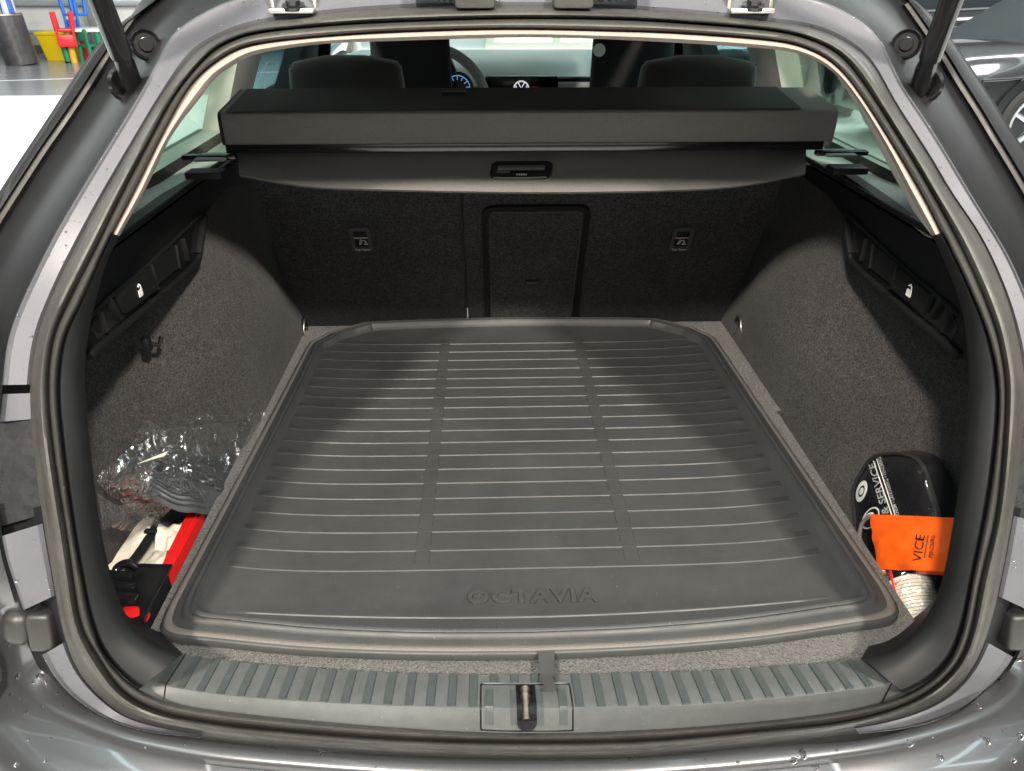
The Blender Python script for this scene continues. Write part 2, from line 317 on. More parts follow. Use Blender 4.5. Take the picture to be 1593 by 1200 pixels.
# black side trim of the opening (lower), jamb going inward
def jamb(i, d, out):
    p = onsurf(*[q[i] for q in pxs(TI)], .05); return p+np.array([.10*math.cos(TH[i]), d, -.10*math.sin(TH[i])])
for s in (-1, 1):
    idx = sector(lambda x, y: y > 346 and y < 1107 and (x-818)*s > 0) if s < 0 else sector(lambda x, y: y > 346 and y < 1107 and x > 818)
    rl = [rail(GI, .018), rail(mix(GI, TI, .12), -.004), rail(mix(GI, TI, .5), .006), rail(mix(GI, TI, .85), .022), rail(TI, .034), rail(TI-.5, .05)]
    pr = pick(rl, idx); pr.append([jamb(i, .10, .05) for i in idx])
    st = mk('opening_trim', loft(pr), 'black_plastic', CAR, 50)
# painted flange, panels
tl = lambda x, y: 652 < y < 800
fl_r = [rail(GO+1, .016), rail(GO+(G1-GO)*.15, .010), rail(GO+(G1-GO)*.8, .003), rail(GO+(G1-GO)*.94, -.001), rail(G1, .003)]
FL = {}
for nm, cond in (('upper_flange', lambda x, y: y <= 604), ('lower_flange_left', lambda x, y: 801 < y and x < 340 and y < 934), ('lower_flange_right', lambda x, y: 797 < y < 934 and x > 1200),
                 ('corner_flange_left', lambda x, y: y > 992 and x < 318), ('corner_flange_right', lambda x, y: y > 992 and x > 1318)):
    idx = sector(cond); FL[nm] = mk('body_flange', loft(pick(fl_r, idx)), 'paint_flange', CAR, 40)
for s in (-1, 1):
    idx = sector(lambda x, y: 600 < y < 656 and (x-818)*s > 0)
    r2 = [rail(GO+1, .018), rail(GO+(G1-GO)*.3, .016), rail(GO+(G1-GO)*.7, .012), rail(G1, .014)]
    mk('lamp_pocket_panel', loft(pick(r2, idx)), 'paint_flange', CAR, 40)
    idx = sector(lambda x, y: 650 < y < 803 and (x-818)*s > 0)
    r2 = [rail(GO+1, .022), rail(GO+(G1-GO)*.3, .020), rail(GO+(G1-GO)*.7, .020), rail(G1, .020), rail(G1+60, .03)]
    mk('tail_lamp_housing', loft(pick(r2, idx)), 'lamp_plastic', CAR, 40, 'grey wet plastic tail lamp housing')
idx = sector(lambda x, y: y > 1120)
idx = sector(lambda x, y: y > 775)
r2 = [rail(GO+.5, .014), rail(GO+(G1-GO)*.4, .028), rail(G1, .030), rail(G1+14, .034)]
mk('sill_gap', loft(pick(r2, idx)), 'black_plastic', CAR, 40)
# quarter panels: crease, channel, seal strip, outer edge
for s in (-1, 1):
    if s < 0:
        cc = [(430,-16),(345,10),(300,30),(264,58),(251,83),(221,141),(181,208),(151,256),(124,300),(83,370),(50,436),(23,496),(10,541),(4,600),(-2,655)]
        c3 = [(330,-80),(270,-50),(225,-5),(190,45),(163,85),(121,151),(92,193),(63,234),(20,300),(-30,380),(-75,460),(-98,520),(-108,560),(-112,610),(-112,660)]
        c4 = [(345,-80),(290,-50),(246,-2),(205,28),(161,65),(131,105),(110,137),(75,191),(33,254),(0,305),(-60,395),(-105,460),(-130,520),(-150,580),(-150,660)]
    else:
        cc = [(1215,-16),(1290,8),(1335,30),(1366,58),(1384,90),(1399,126),(1419,156),(1444,193),(1477,246),(1509,300),(1545,358),(1570,400),(1593,451),(1625,540),(1638,655)]
        c3 = [(1310,-80),(1368,-50),(1405,-8),(1440,42),(1472,88),(1499,132),(1527,176),(1552,218),(1577,259),(1625,340),(1668,410),(1700,470),(1725,530),(1742,600),(1745,660)]
        c4 = [(1300,-80),(1365,-50),(1419,0),(1450,28),(1479,63),(1499,92),(1519,121),(1545,161),(1570,201),(1617,272),(1670,350),(1715,420),(1750,490),(1775,560),(1778,660)]
    cc, c3, c4 = (crom(c, 8) for c in (cc, c3, c4))
    L2 = lambda a, b, t: [x+(y-x)*t for x, y in zip(a, b)]
    U = lambda c, off: [onsurf(x, y, off) for x, y in c]
    rl = [U(cc, .003), U(L2(cc, c3, .06), .012), U(L2(cc, c3, .16), .040), U(L2(cc, c3, .5), .056), U(L2(cc, c3, .86), .060)]
    mk('quarter_panel', loft(rl), 'paint_shaded', CAR, 40, 'painted water channel beside the boot opening, tailgate shade put into its colour')
    rl = [U(L2(cc, c3, .86), .060), U(L2(cc, c3, .90), .050), U(L2(cc, c3, .97), .046), U(L2(cc, c3, 1.0), .052)]
    mk('drip_seal', loft(pick(rl, range(18, len(cc)))), 'rubber', CAR, 40)
    e = U(c4, .045); rl = [U(L2(cc, c3, .86), .0605), U(c3, .056), U(L2(c3, c4, .2), .046), U(L2(c3, c4, .9), .043), e, [p+np.array([s*.012, .02, 0]) for p in e], [p+np.array([s*.03, .28, 0]) for p in e]]
    mk('quarter_edge', loft(rl), 'paint_shaded', CAR, 40)
# long flank below the side windows
for s in (-1, 1):
    prof_ = [(.70, .43), (.74, .40), (.80, .30), (.83, .1), (.82, -.15), (.78, -.4)]
    rl = [[(s*x, y, z) for x, z in prof_] for y in np.linspace(1.16, 4.2, 8)]
    mk('body_side', loft(rl), 'paint', CAR, 40)
# bumper
def bump_pt(x, y, off, z):
    a = onsurf(x, y, off); t = sm(930, 1090, y)
    return a if t == 0 else a*(1-t)+onz(x, y, z)*t
b0 = crom([(-4,780),(8,860),(20,900),(31,933),(43,965),(56,998),(83,1051),(121,1091),(176,1123),(239,1141),(309,1151),(400,1160),(600,1176),(800,1182),(1000,1179),(1200,1160),(1329,1153),(1419,1133),(1494,1106),(1545,1063),(1570,1033),(1586,1003),(1600,965),(1612,930),(1626,860),(1634,790)], 6)
b1 = crom([(-45,780),(-40,860),(-35,900),(-28,950),(-15,1000),(5,1040),(45,1085),(90,1115),(150,1140),(215,1162),(300,1178),(400,1190),(600,1206),(800,1212),(1000,1208),(1200,1190),(1330,1175),(1425,1158),(1515,1128),(1572,1098),(1600,1060),(1622,1010),(1640,960),(1652,910),(1660,860),(1670,790)], 6)
b2 = crom([(-130,780),(-125,880),(-120,960),(-105,1030),(-80,1090),(-50,1140),(0,1185),(50,1215),(120,1235),(200,1248),(300,1256),(400,1262),(600,1268),(800,1272),(1000,1270),(1200,1262),(1330,1254),(1440,1244),(1540,1222),(1610,1190),(1660,1140),(1690,1080),(1710,1020),(1725,960),(1740,880),(1750,790)], 6)
B0 = [bump_pt(x, y, .012, -.016) for x, y in b0]; B0b = [bump_pt(x*.85+X*.15, y*.85+Y*.15, .004, -.013) for (x, y), (X, Y) in zip(b0, b1)]
Bm = [bump_pt(x*.3+X*.7, y*.3+Y*.7, -.002, -.016) for (x, y), (X, Y) in zip(b0, b1)]
B1 = [bump_pt(x, y, .004, -.020) for x, y in b1]; B1b = [bump_pt(x*.88+X*.12, y*.88+Y*.12, .004, -.029) for (x, y), (X, Y) in zip(b1, b2)]
Bn = [bump_pt(x*.5+X*.5, y*.5+Y*.5, .002, -.036) for (x, y), (X, Y) in zip(b1, b2)]
B2 = [bump_pt(x, y, .01, -.052) for x, y in b2]
SD = [1-sm(1000, 1180, y) for x, y in b2]
B3 = [p+np.array([(.05 if p[0] > 0 else -.05)*t_, -.03*(1-t_)+.10*t_, -.10*(1-t_)]) for p, t_ in zip(B2, SD)]; B4 = [p+np.array([0, .25*t_, -.30*(1-t_)]) for p, t_ in zip(B3, SD)]
def relax(P, it=10):
    P = [np.array(p) for p in P]
    for _ in range(it): P = [P[0]]+[(P[i-1]+2*P[i]+P[i+1])/4 for i in range(1, len(P)-1)]+[P[-1]]
    return P
bumper = mk('rear_bumper', loft([relax(q, k) for q, k in ((B0, 2), (B0b, 4), (Bm, 10), (B1, 12), (B1b, 12), (Bn, 14), (B2, 14), (B3, 14), (B4, 14))]), 'paint', CAR, 60, 'grey metallic rear bumper with water drops')
# bump stops at both sides
for s, (x0, x1) in ((-1, (26, 96)), (1, (1543, 1625))):
    a = onsurf((x0+x1)/2, 966, .03); wd = .052
    rec = mk('stop_recess', box(a+np.array([0, .02, 0]), (.085, .02, .075), .006, (R(-20), 0, 0)), 'gloss_black', CAR, 40)
    mk('bump_stop', join(box(a+np.array([s*.016, -.006, .002]), (.036, .040, .046), .015, (R(-15), 0, s*R(12)), 5), box(a+np.array([-s*.014, -.008, 0]), (.030, .042, .050), .007, (R(-15), 0, 0), 4)), 'stop_plastic', CAR, 60, 'dark plastic tailgate bump stop')

# ------------------------------------------------------------------ sill trim with ribs
sx = [240,260,284,330,400,480,551,620,700,800,900,976,1060,1130,1200,1280,1349,1380,1394,1410]
sl_top = [(240,1003),(284,1018),(330,1024),(400,1032),(480,1038),(551,1043),(650,1047),(800,1049),(900,1048),(976,1046),(1060,1044),(1130,1041),(1200,1036),(1280,1031),(1349,1023),(1394,1008),(1420,992)]
sl_rdg = [(190,1025),(232,1058),(300,1074),(380,1084),(470,1090),(545,1094),(650,1098),(800,1101),(900,1100),(982,1098),(1070,1096),(1145,1091),(1220,1084),(1310,1074),(1385,1064),(1440,1046),(1470,1015)]
gi_l = [(163,1020),(213,1071),(276,1096),(362,1109),(460,1119),(545,1127),(650,1134),(800,1141),(900,1140),(988,1137),(1075,1132),(1155,1126),(1235,1117),(1330,1104),(1405,1081),(1469,1038),(1485,1005)]
st_, sr_, sg_ = (crom(c, 8) for c in (sl_top, sl_rdg, gi_l))
A0 = [onz(x, y, .006) for x, y in st_]; A1 = [onz(x, y, .020) for x, y in sr_]; A3 = [onsurf(x, y, .016) for x, y in sg_]
lp = lambda a, b, t: [p*(1-t)+q*t for p, q in zip(a, b)]
dn = lambda a, dz: [p+np.array([0, 0, dz]) for p in a]
A_in = [p+np.array([0, .012, -.03]) for p in A0]
A1a = lp(A0, A1, .93); A1b = [p*.95+q*.05+np.array([0, 0, .0002]) for p, q in zip(A1, A3)]
sill = mk('sill_trim', loft([A_in, dn(A0, -.004), lp(A0, A1, .03), lp(A0, A1, .5), A1a, A1b, lp(A1, A3, .25), lp(A1, A3, .9), dn(A3, -.004)]), 'sill_plastic', CAR, 40, 'ribbed grey plastic loading sill')
def sill_at(X, t):
    P = lp(A0, A1, t); xs = [p[0] for p in P]; return np.array([X, np.interp(X, xs, [p[1] for p in P]), np.interp(X, xs, [p[2] for p in P])])
def rib_mesh(X, t0, t1, wd=.0098, h=.0022):
    V = []
    for t in np.linspace(t0, t1, 4):
        p = sill_at(X, t); q = sill_at(X+.001, t); sl = (q-p)/.001
        for dx, dz in ((-wd/2, -.001), (-wd/2+.0006, h), (wd/2-.0006, h), (wd/2, -.001)): V.append(tuple(p+np.array([dx, sl[1]*dx, dz+sl[2]*dx])))
    Fc = [(a*4+i, a*4+i+1, (a+1)*4+i+1, (a+1)*4+i) for a in range(3) for i in range(3)]+[(0, 1, 2, 3), (15, 14, 13, 12)]
    return V, Fc
for k in range(-5, 32):
    X = -.328+.0251*k
    mk('rib', rib_mesh(X, .02, .30 if 11 <= k <= 14 else .99), 'sill_rib', sill, 30)
for X in (-.447, .428):   # joints between the sill's sections
    p0, p1 = sill_at(X, 0), sill_at(X, 1.0); xs = [p[0] for p in A3]; p2 = np.array([X, np.interp(X, xs, [p[1] for p in A3]), np.interp(X, xs, [p[2] for p in A3])])
    mk('joint_line', tube([p0+(0, 0, .0006), p1+(0, -.0006, .0008), p2+(0, -.001, .001)], .0009, 6), 'gloss_black', sill, 60)
# latch cover with striker
def sill_full(X, t, lift=0.):
    if t <= 1: p = sill_at(X, t); nrm = np.array([0, -.20, .98])
    else:
        q = sill_at(X, 1.); xs = [p[0] for p in A3]; e = np.array([X, np.interp(X, xs, [p[1] for p in A3]), np.interp(X, xs, [p[2] for p in A3])]); p = q+(e-q)*(t-1); nrm = np.array([0, -.75, .66])
    return p+nrm*lift
LCX, LW, T0, T1 = -.014, .1075, .34, 1.90
def cov(u, v, lift): return sill_full(LCX+u*LW/2, T0+(T1-T0)*(1-v)/2, lift)     # u, v in -1..1, v up
def cpanel(u0, u1, v0, v1, lift, nv=14, nu=4):
    g = [[cov(u0+(u1-u0)*i/nu, v0+(v1-v0)*j/nv, lift) for i in range(nu+1)] for j in range(nv+1)]; V, Fc = loft(g); m_ = len(V)
    V2 = [tuple(cov(u0+(u1-u0)*i/nu, v0+(v1-v0)*j/nv, lift-.003)) for j in range(nv+1) for i in range(nu+1)]; per = [i for i in range(nu+1)]+[j*(nu+1)+nu for j in range(1, nv+1)]+[nv*(nu+1)+i for i in range(nu-1, -1, -1)]+[j*(nu+1) for j in range(nv-1, 0, -1)]
    return V+V2, Fc+[(per[k], per[(k+1) % len(per)], per[(k+1) % len(per)]+m_, per[k]+m_) for k in range(len(per))]
cover = mk('latch_cover', cpanel(-.985, .985, -.975, .975, .0012), 'sill_plastic', CAR, 40, 'flush rectangular cover round the tailgate striker')
lo = crom([(-1, -.84), (-.985, -.95), (-.92, -1), (0, -1), (.92, -1), (.985, -.95), (1, -.84), (1, 0), (1, .86), (.985, .96), (.92, 1), (0, 1), (-.92, 1), (-.985, .96), (-1, .86), (-1, 0)], 5, True)
mk('seam', tube([cov(u, v, .0008) for u, v in lo], .0011, 6, True), 'gloss_black', cover, 60)
mk('edge_highlight', tube([cov(u, 1.03, .0016) for u in np.linspace(-.95, .95, 12)], .0012, 6), 'sill_plastic', cover, 60)
for u in (-.82, .80): mk('rib', cpanel(u-.085, u+.085, -.70, .80, .0026, 14, 2), 'sill_rib', cover, 40)
mk('striker_surround', cpanel(-.35, .36, -.72, .80, .0022, 14, 2), 'sill_rib', cover, 40)
mk('slot', cpanel(-.215, .215, -.52, .96, .0034, 14, 6), 'gloss_black', cover, 40)
mk('slot_end', tube([cov(0, -.50, -.0005), cov(0, -.50, .0036)], .0115, 20), 'gloss_black', cover, 60)
q = cov(-.02, .72, .0120); q1 = cov(-.02, -.40, .0105); dq = (q1-q)/np.linalg.norm(q1-q)
mk('striker', join(tube([q, q+dq*.012, q1], .0048, 14), tube([q+dq*.001, q+dq*.005], .0060, 14), tube([q+dq*.010, q+dq*.0125], .0058, 14)), 'striker_metal', cover, 40, 'brass coloured metal striker pin')

# ------------------------------------------------------------------ boot floor, wells, side linings
fl = []
for X in np.linspace(-.517, .527, 40):
    fl.append((X, .640+.13*X*X, -.008))
out = fl+[(.527, 1.33, -.008), (.54, 1.335, -.008), (.545, 1.80, -.008), (-.53, 1.80, -.008), (-.517, 1.3, -.008)]
floor = mk('floor_board', prism(out, (0, 0, -.03)), 'floor_carpet', CAR, 30, 'grey felt carpet floor board around the mat')
for s in (-1, 1):
    mk('side_well', box((s*.64, 1.09, -.155), (.28, .72, .03)), 'carpet', CAR, None)
def wall_x(s, Y, z):
    b = .508 if s < 0 else .535
    t = sm(1.34, 1.06, -Y) if False else 1-sm(1.02, 1.36, Y)
    x = b+(.175 if s < 0 else .145)*t
    x += .07*max(0, z)/.4*(1-t*.6)+.03*(max(0, z)/.45)**3
    x -= .030*math.exp(-((Y-1.50)/.16)**2)*math.exp(-((z-.16)/.15)**2)*min(1, max(0, z)/.1)
    return s*x
for s in (-1, 1):
    rl = [[(wall_x(s, Y, z), Y, z) for Y in np.linspace(.66, 1.83, 50)] for z in np.linspace(-.15, .47, 26)]
    mk('side_lining', loft(rl), 'carpet', CAR, 60, 'dark felt wheel arch lining on the %s side' % ('left' if s < 0 else 'right'))
    mk('leak_blocker', box((s*.735, 1.35, .13), (.02, 1.2, .62)), 'black_plastic', CAR, None)  # unseen dark box added to stop light leaking into the boot

# ------------------------------------------------------------------ seat backs
sb0, sb1 = np.array([0, 1.785, -.01]), np.array([0, 1.785-.506*.56, .55])
sd = (sb1-sb0)/np.linalg.norm(sb1-sb0); sn = np.cross((1., 0, 0), sd)   # surface normal towards the camera
if sn[1] > 0: sn = -sn
def seat_pt(x, y):
    d = ray(x, y); n = np.cross((1, 0, 0), sd); t = ((sb0-CAM) @ n)/(d @ n); return CAM+d*t
def on_seat(X, h, lift=0): return sb0+np.array([X, 0, 0])+sd*h+sn*lift
def slab(X0, X1, h0, h1, th=.06, bev=.012):
    V, Fc = box((0, 0, 0), (X1-X0, h1-h0, th), bev); M = lambda p: on_seat((X0+X1)/2+p[0], (h0+h1)/2+p[1], p[2]-th/2)
    return [M(p) for p in V], Fc
Xs = seat_pt(722, 400)[0]
seat_l = mk('seat_back', slab(-.53, Xs-.002, -.02, .53), 'seat_carpet', CAR, 40, 'narrower felt covered rear seat back on the left')
seat_r = mk('seat_back', slab(Xs+.002, .56, -.02, .53), 'seat_carpet', CAR, 40, 'wider felt covered rear seat back with a hatch')
# hatch
hx0, hx1 = seat_pt(752, 420)[0], seat_pt(907, 420)[0]; hcx = (hx0+hx1)/2; htop = (seat_pt(830, 318)-sb0) @ sd
o_ = on_seat(hcx, htop/2-.03, 0); ht_ = htop+.06; wd_ = hx1-hx0
exs = np.array([1., 0, 0])
hatch = mk('hatch', plate(o_, exs, sd, rrect(wd_-.03, ht_-.03, .014), -.002, .004), 'seat_carpet', seat_r, 30, 'felt covered through loading hatch')
mk('hatch_frame', ring_plate(o_, exs, sd, rrect(wd_, ht_, .026, 8), rrect(wd_-.022, ht_-.022, .018, 8), -.002, .008), 'black_plastic', seat_r, 50)
mk('hatch_edge', ring_plate(o_, exs, sd, rrect(wd_-.032, ht_-.032, .013, 6), rrect(wd_-.036, ht_-.036, .012, 6), .002, .0062), 'grey_plastic', hatch, 50)
q = seat_pt(828, 437)
mk('hatch_handle', join(plate(q, exs, sd, rrect(.036, .017, .003), .003, .006)), 'gloss_black', hatch, 40)
mk('hatch_latch', plate(q+sd*.002, exs, sd, rrect(.028, .006, .002), .006, .009), 'grey_plastic', hatch, 40)
# top tether pockets
for k, (px_, py_, seat, sk) in enumerate(((562, 370, seat_l, 1), (1060, 370, seat_r, -1))):
    q = seat_pt(px_, py_)
    pk = mk('tether_pocket', ring_plate(q, exs, sd, rrect(.046, .070, .008), rrect(.029, .049, .004), -.001, .006), 'grey_plastic', seat, 40, 'child seat tether pocket')
    mk('pocket_back', plate(q, exs, sd, rrect(.030, .050, .004), .0006, .0012), 'gloss_black', pk, 40)
    mk('tether_bar', tube([q+exs*-.015+sd*.003+sn*.004, q+exs*.015+sd*.003+sn*.004], .0014, 8), 'metal', pk, 40)
    ic = q-sd*.012+exs*.003
    mk('tether_symbol', join(tube([ic+exs*x+sd*y+sn*.002 for x, y in ((-.009, -.007), (-.007, .001), (-.005, .008), (-.002, .006), (-.004, -.003), (-.009, -.007))], .0008, 6),
                             tube([ic+exs*x+sd*y+sn*.002 for x, y in ((.000, .004), (.003, .006), (.006, .001), (.009, -.007), (.001, -.007), (.005, -.001))], .0009, 6)), 'white_text', pk, 40)
    mk('lettering', text('Top Tether', q-sd*.0305, exs, sd, .0072, lift=.0066), 'white_text', pk, None)
# seam shadow is a real gap; tie-down eyes at both rear corners
for s, (px_, py_) in ((-1, (473, 516)), (1, (1151, 514))):
    q = onx(px_, py_, s*(.512 if s < 0 else .545))
    el = [q+np.array([0, .030*math.cos(t), .036*math.sin(t)]) for t in np.linspace(0, 2*math.pi, 24, endpoint=False)]
    td = mk('tie_down', prism(el, (-s*.006, 0, 0)), 'gloss_black', CAR, 40, 'black tie down eye with a chrome ring')
    mk('ring', tube([p+np.array([-s*.007, 0, 0]) for p in el[2:15]], .0024, 8), 'metal', td, 60)
    mk('catch', tube([q+np.array([-s*.009, -.006, .014]), q+np.array([-s*.010, .0, .0]), q+np.array([-s*.009, .004, -.014])], .0022, 8), 'metal', td, 60)

# ------------------------------------------------------------------ side trims with niches (left and right)
def side_trim(s):
    X = -.56 if s < 0 else .57
    if s < 0: P = [(118,590),(140,548),(230,483),(300,424),(312,395),(318,335),(350,296),(400,268),(372,255),(338,262),(270,302),(195,358),(170,372),(150,440),(125,520)]
    else: P = [(1520,580),(1497,556),(1405,482),(1335,424),(1320,395),(1316,345),(1290,305),(1240,268),(1262,255),(1300,262),(1372,312),(1440,368),(1466,375),(1488,440),(1512,520)]
    pts = [onx(x, y, X) for x, y in P]
    tr = mk('side_trim', prism(pts, (s*.02, 0, 0)), 'black_plastic', CAR, 30, 'black plastic side trim with storage niches, %s side' % ('left' if s < 0 else 'right'))
    m = (lambda x: x) if s < 0 else (lambda x: 1632-x)
    def quad(name, pxl, lift, mt, th=.004, parent=tr):
        q = [onx(m(x), y, X) for x, y in pxl]; return mk(name, prism([p+np.array([-s*lift, 0, 0]) for p in q], (s*th, 0, 0)), mt, parent, 30)
    # raised border of the niche strip and its floor
    quad('niche_floor', [(140,512),(150,482),(200,438),(312,338),(306,388),(298,408),(226,468),(150,528)], .0015, 'gloss_black', .002)
    bl = [onx(m(x), y, X)+np.array([-s*.003, 0, 0]) for x, y in ((136,556),(150,540),(230,474),(298,414),(308,392),(316,336))]
    mk('niche_rim', tube(crom(bl, 4), .0055, 8), 'black_plastic', tr, 60)
    bl = [onx(m(x), y, X)+np.array([-s*.002, 0, 0]) for x, y in ((140,490),(160,470),(215,425),(268,375),(312,333))]
    mk('niche_rim', tube(crom(bl, 4), .0035, 8), 'black_plastic', tr, 60)
    quad('button', [(180,474),(176,458),(222,418),(237,448),(187,487)], .010, 'black_plastic', .008)
    quad('button', [(236,446),(230,412),(266,382),(272,417),(244,440)], .006, 'black_plastic', .004)
    for a, b, wd in (((228,410),(238,452),.006), ((266,380),(272,419),.004), ((278,370),(287,407),.004), ((161,463),(180,498),.006), ((148,484),(158,519),.004), ((311,341),(303,395),.003)):
        p, q = onx(m(a[0]), a[1], X), onx(m(b[0]), b[1], X); c = (p+q)/2
        d = q-p; ln = np.linalg.norm(d); ang = math.atan2(d[1], d[2])
        mk('divider', box(c+np.array([-s*.004, 0, 0]), (.012, wd*.5, ln*.94), .001, (-ang, 0, 0)), 'black_plastic', tr, 30)
    p, q = onx(m(220), 447, X), onx(m(237), 449, X)
    mk('divider', tube([p+np.array([-s*.018, 0, 0]), q+np.array([-s*.018, 0, 0])], .0012, 6), 'black_plastic', tr, 30)
    ic = onx(m(206), 453, X)+np.array([-s*.011, 0, 0]); yv, zv = np.array([0, -s*1., 0]), np.array([0, 0, 1.])
    lk = join(plate(ic-zv*.003, yv*-1 if s < 0 else yv, zv, rrect(.012, .010, .001), -.0006, .0006), tube([ic+yv*.004+zv*.002, ic+yv*.004+zv*.007, ic+zv*.010, ic-yv*.004+zv*.007], .0011, 6))
    mk('padlock_symbol', lk, 'white_text', tr, 30)
    # ledge under the quarter window
    ld = [(X, y, .452) for y in (.98, 1.9)]+[(s*.70, y, .455) for y in (1.9, .98)]
    mk('window_ledge', prism(ld, (0, 0, -.008)), 'ledge', CAR, None, 'pale green grey ledge under the rear quarter window')
    mk('ledge_edge', tube([(X-s*.002, .98, .455), (X-s*.002, 1.75, .455)], .005, 8), 'black_plastic', tr, 60)
    return tr
TRIM = {s: side_trim(s) for s in (-1, 1)}
# bag hook under the left trim
q = onx(228, 535, -.605)
mk('bag_hook', join(box(q, (.014, .016, .026), .004), tube([q, q+np.array([.014, .012, -.008]), q+np.array([.018, .018, .004])], .004, 8)), 'black_plastic', TRIM[-1], 40)

# ------------------------------------------------------------------ cabin: roof lining, pillars, windows, seats, dashboard
rt = []
top = sector(lambda x, y: y < 100); ti_t = [rail(TI, .05)[i] for i in top]
rt = [ti_t, [p+np.array([0, .05, .012]) for p in ti_t], [np.array([p[0]*1.15, 1.9, .80]) for p in ti_t], [np.array([p[0]*1.2, 2.9, .82]) for p in ti_t], [np.array([p[0]*1.2, 3.35, .79]) for p in ti_t]]
mk('roof_lining', loft(rt), 'light_trim', CAR, 40)
rr = [[p+np.array([0, 0, .05]) for p in r_] for r_ in rt[1:]]
mk('roof_skin', loft(rr), 'paint', CAR, 40)
LX = lambda z: .705-(z-.45)*.45
def lean(s, y0, y1, z0, z1, th, sk0=0, sk1=0):
    return prism([(s*LX(z0), y0, z0), (s*LX(z0), y1, z0), (s*LX(z1), y1+sk1, z1), (s*LX(z1), y0+sk0, z1)], (-s*th, 0, 0))
for s in (-1, 1):
    mk('roof_rail_trim', box((s*.535, 2.5, .775), (.10, 1.9, .08), .02), 'light_trim', CAR, 40)
    di = sector(lambda x, y: 95 < y < 352 and (x-818)*s > 0); tp = [rail(TI-1, .05)[i] for i in di]
    mk('pillar_lining', loft([tp, [np.array([s*(abs(p[0])+.02), p[1]+.09, p[2]+.005]) for p in tp]]), 'light_trim', CAR, 40)
    mk('rear_pillar', lean(s, 1.86, 2.03, .42, .78, .05, -.10, -.02), 'light_trim', CAR, 40, 'grey beige lining of the pillar behind the rear door')
    mk('centre_pillar', lean(s, 2.53, 2.86, .42, .78, .05), 'black_plastic', CAR, 40)
    mk('belt', tube([(s*.60, 2.72, .40), (s*.54, 2.75, .75)], .02, 8), 'black_plastic', CAR, 40)
    mk('front_pillar', prism([(s*.58, 3.55, .78), (s*.58, 3.70, .78), (s*.70, 4.25, .42), (s*.70, 4.05, .42)], (s*.05, 0, 0)), 'light_trim', CAR, 30)
    mk('door_lining', box((s*.725, 2.95, .28), (.07, 1.9, .34), .02), 'black_plastic', CAR, 40)
    for nm, y0, y1, mt in (('quarter_window', 1.36, 1.90, 'quarter_glass'), ('rear_door_window', 2.0, 2.56, 'window_glass'), ('front_door_window', 2.83, 3.95, 'window_glass')):
        mk(nm, lean(s, y0, y1, .44, .77, .004, .04, -.04), mt, CAR, None)
mk('windscreen', prism([(-.62, 3.36, .80), (.62, 3.36, .80), (.68, 4.15, .42), (-.68, 4.15, .42)], (0, .004, .004)), 'screen_glass', CAR, None)
dsh = [(3.02, .20), (3.02, .40), (3.06, .415), (3.10, .43), (3.25, .452), (3.6, .455), (4.12, .43), (4.12, .2)]
mk('dashboard', loft([[(X, y, z) for y, z in dsh] for X in np.linspace(-.66, .66, 12)]), 'dash_light', CAR, 40, 'pale grey dashboard')
mk('instrument_hood', lathe([(.17, 0), (.17, .12), (.13, .16), (0, .17)], (-.33, 3.16, .40), (0, -1, .1), 24), 'black_plastic', CAR, 40)
mk('dash_vent_strip', box((.36, 3.00, .425), (.62, .03, .018), .004), 'gloss_black', CAR, 40)
mk('dash_strip', box((.36, 2.985, .405), (.60, .02, .022), .004), 'dash_light', CAR, 40)
p0, p1 = ony(755, 119, 2.92), ony(869, 119, 2.92); hh = .12
scn = mk('touch_screen', box(((p0[0]+p1[0])/2, 2.93, p0[2]-hh/2), (p1[0]-p0[0], .02, hh), .006), 'gloss_black', CAR, 40, 'black touch screen showing a round emblem')
em = np.array([ony(811, 139, 2.915)[0], 2.917, ony(811, 139, 2.915)[2]]); ez = np.array([0, 0, 1.])
circ = lambda r, n=28: [(r*math.cos(2*math.pi*k/n), r*math.sin(2*math.pi*k/n)) for k in range(n)]
def stroke(o, ex, ey, pts, wd, z=.001):
    nn = np.cross(ex, ey); return tube([o+ex*x+ey*y+nn*z for x, y in pts], wd, 6)
mk('emblem', join(ring_plate(em, exs, ez, circ(.029), circ(.024), 0, .001), stroke(em, exs, ez, [(-.011, .022), (0, .002), (.011, .022)], .0022), stroke(em, exs, ez, [(-.020, .012), (-.008, -.018), (0, -.004), (.008, -.018), (.020, .012)], .0022)), 'screen_mark', scn, None)
mk('red_mark', box((em[0]+.05, 2.918, em[2]+.004), (.028, .002, .008)), 'red_plastic', scn, None)
wc = ony(668, 165, 2.72); wr = .19; wt = Matrix.Rotation(R(-25), 3, 'X')
sw = [tuple(Vector(wc)+wt @ Vector((wr*math.cos(t), 0, wr*math.sin(t)))) for t in np.linspace(0, 2*math.pi, 40, endpoint=False)]
whl = mk('steering_wheel', tube(sw, .017, 10, True), 'dash_light', CAR, 60)
mk('hub', box(wc, (.16, .05, .12), .02), 'black_plastic', whl, 40)
mk('spoke', box(wc, (.36, .02, .03), .006), 'black_plastic', whl, 40)
gc = ony(712, 138, 3.0)
gg = mk('gauge', lathe([(.0, .0), (.055, .0), (.058, -.004)], gc, (0, -1, .15), 24), 'screen', CAR, 40)
mk('gauge_ring', tube([gc+np.array([.045*math.cos(t), -.004, .045*math.sin(t)]) for t in np.linspace(0, math.pi, 20)], .0018, 6), 'gauge_glow', gg, 60)
for t in np.linspace(.15, math.pi-.15, 7): mk('gauge_tick', tube([gc+np.array([r_*math.cos(t), -.005, r_*math.sin(t)]) for r_ in (.030, .042)], .0016, 5), 'gauge_glow', gg, 60)
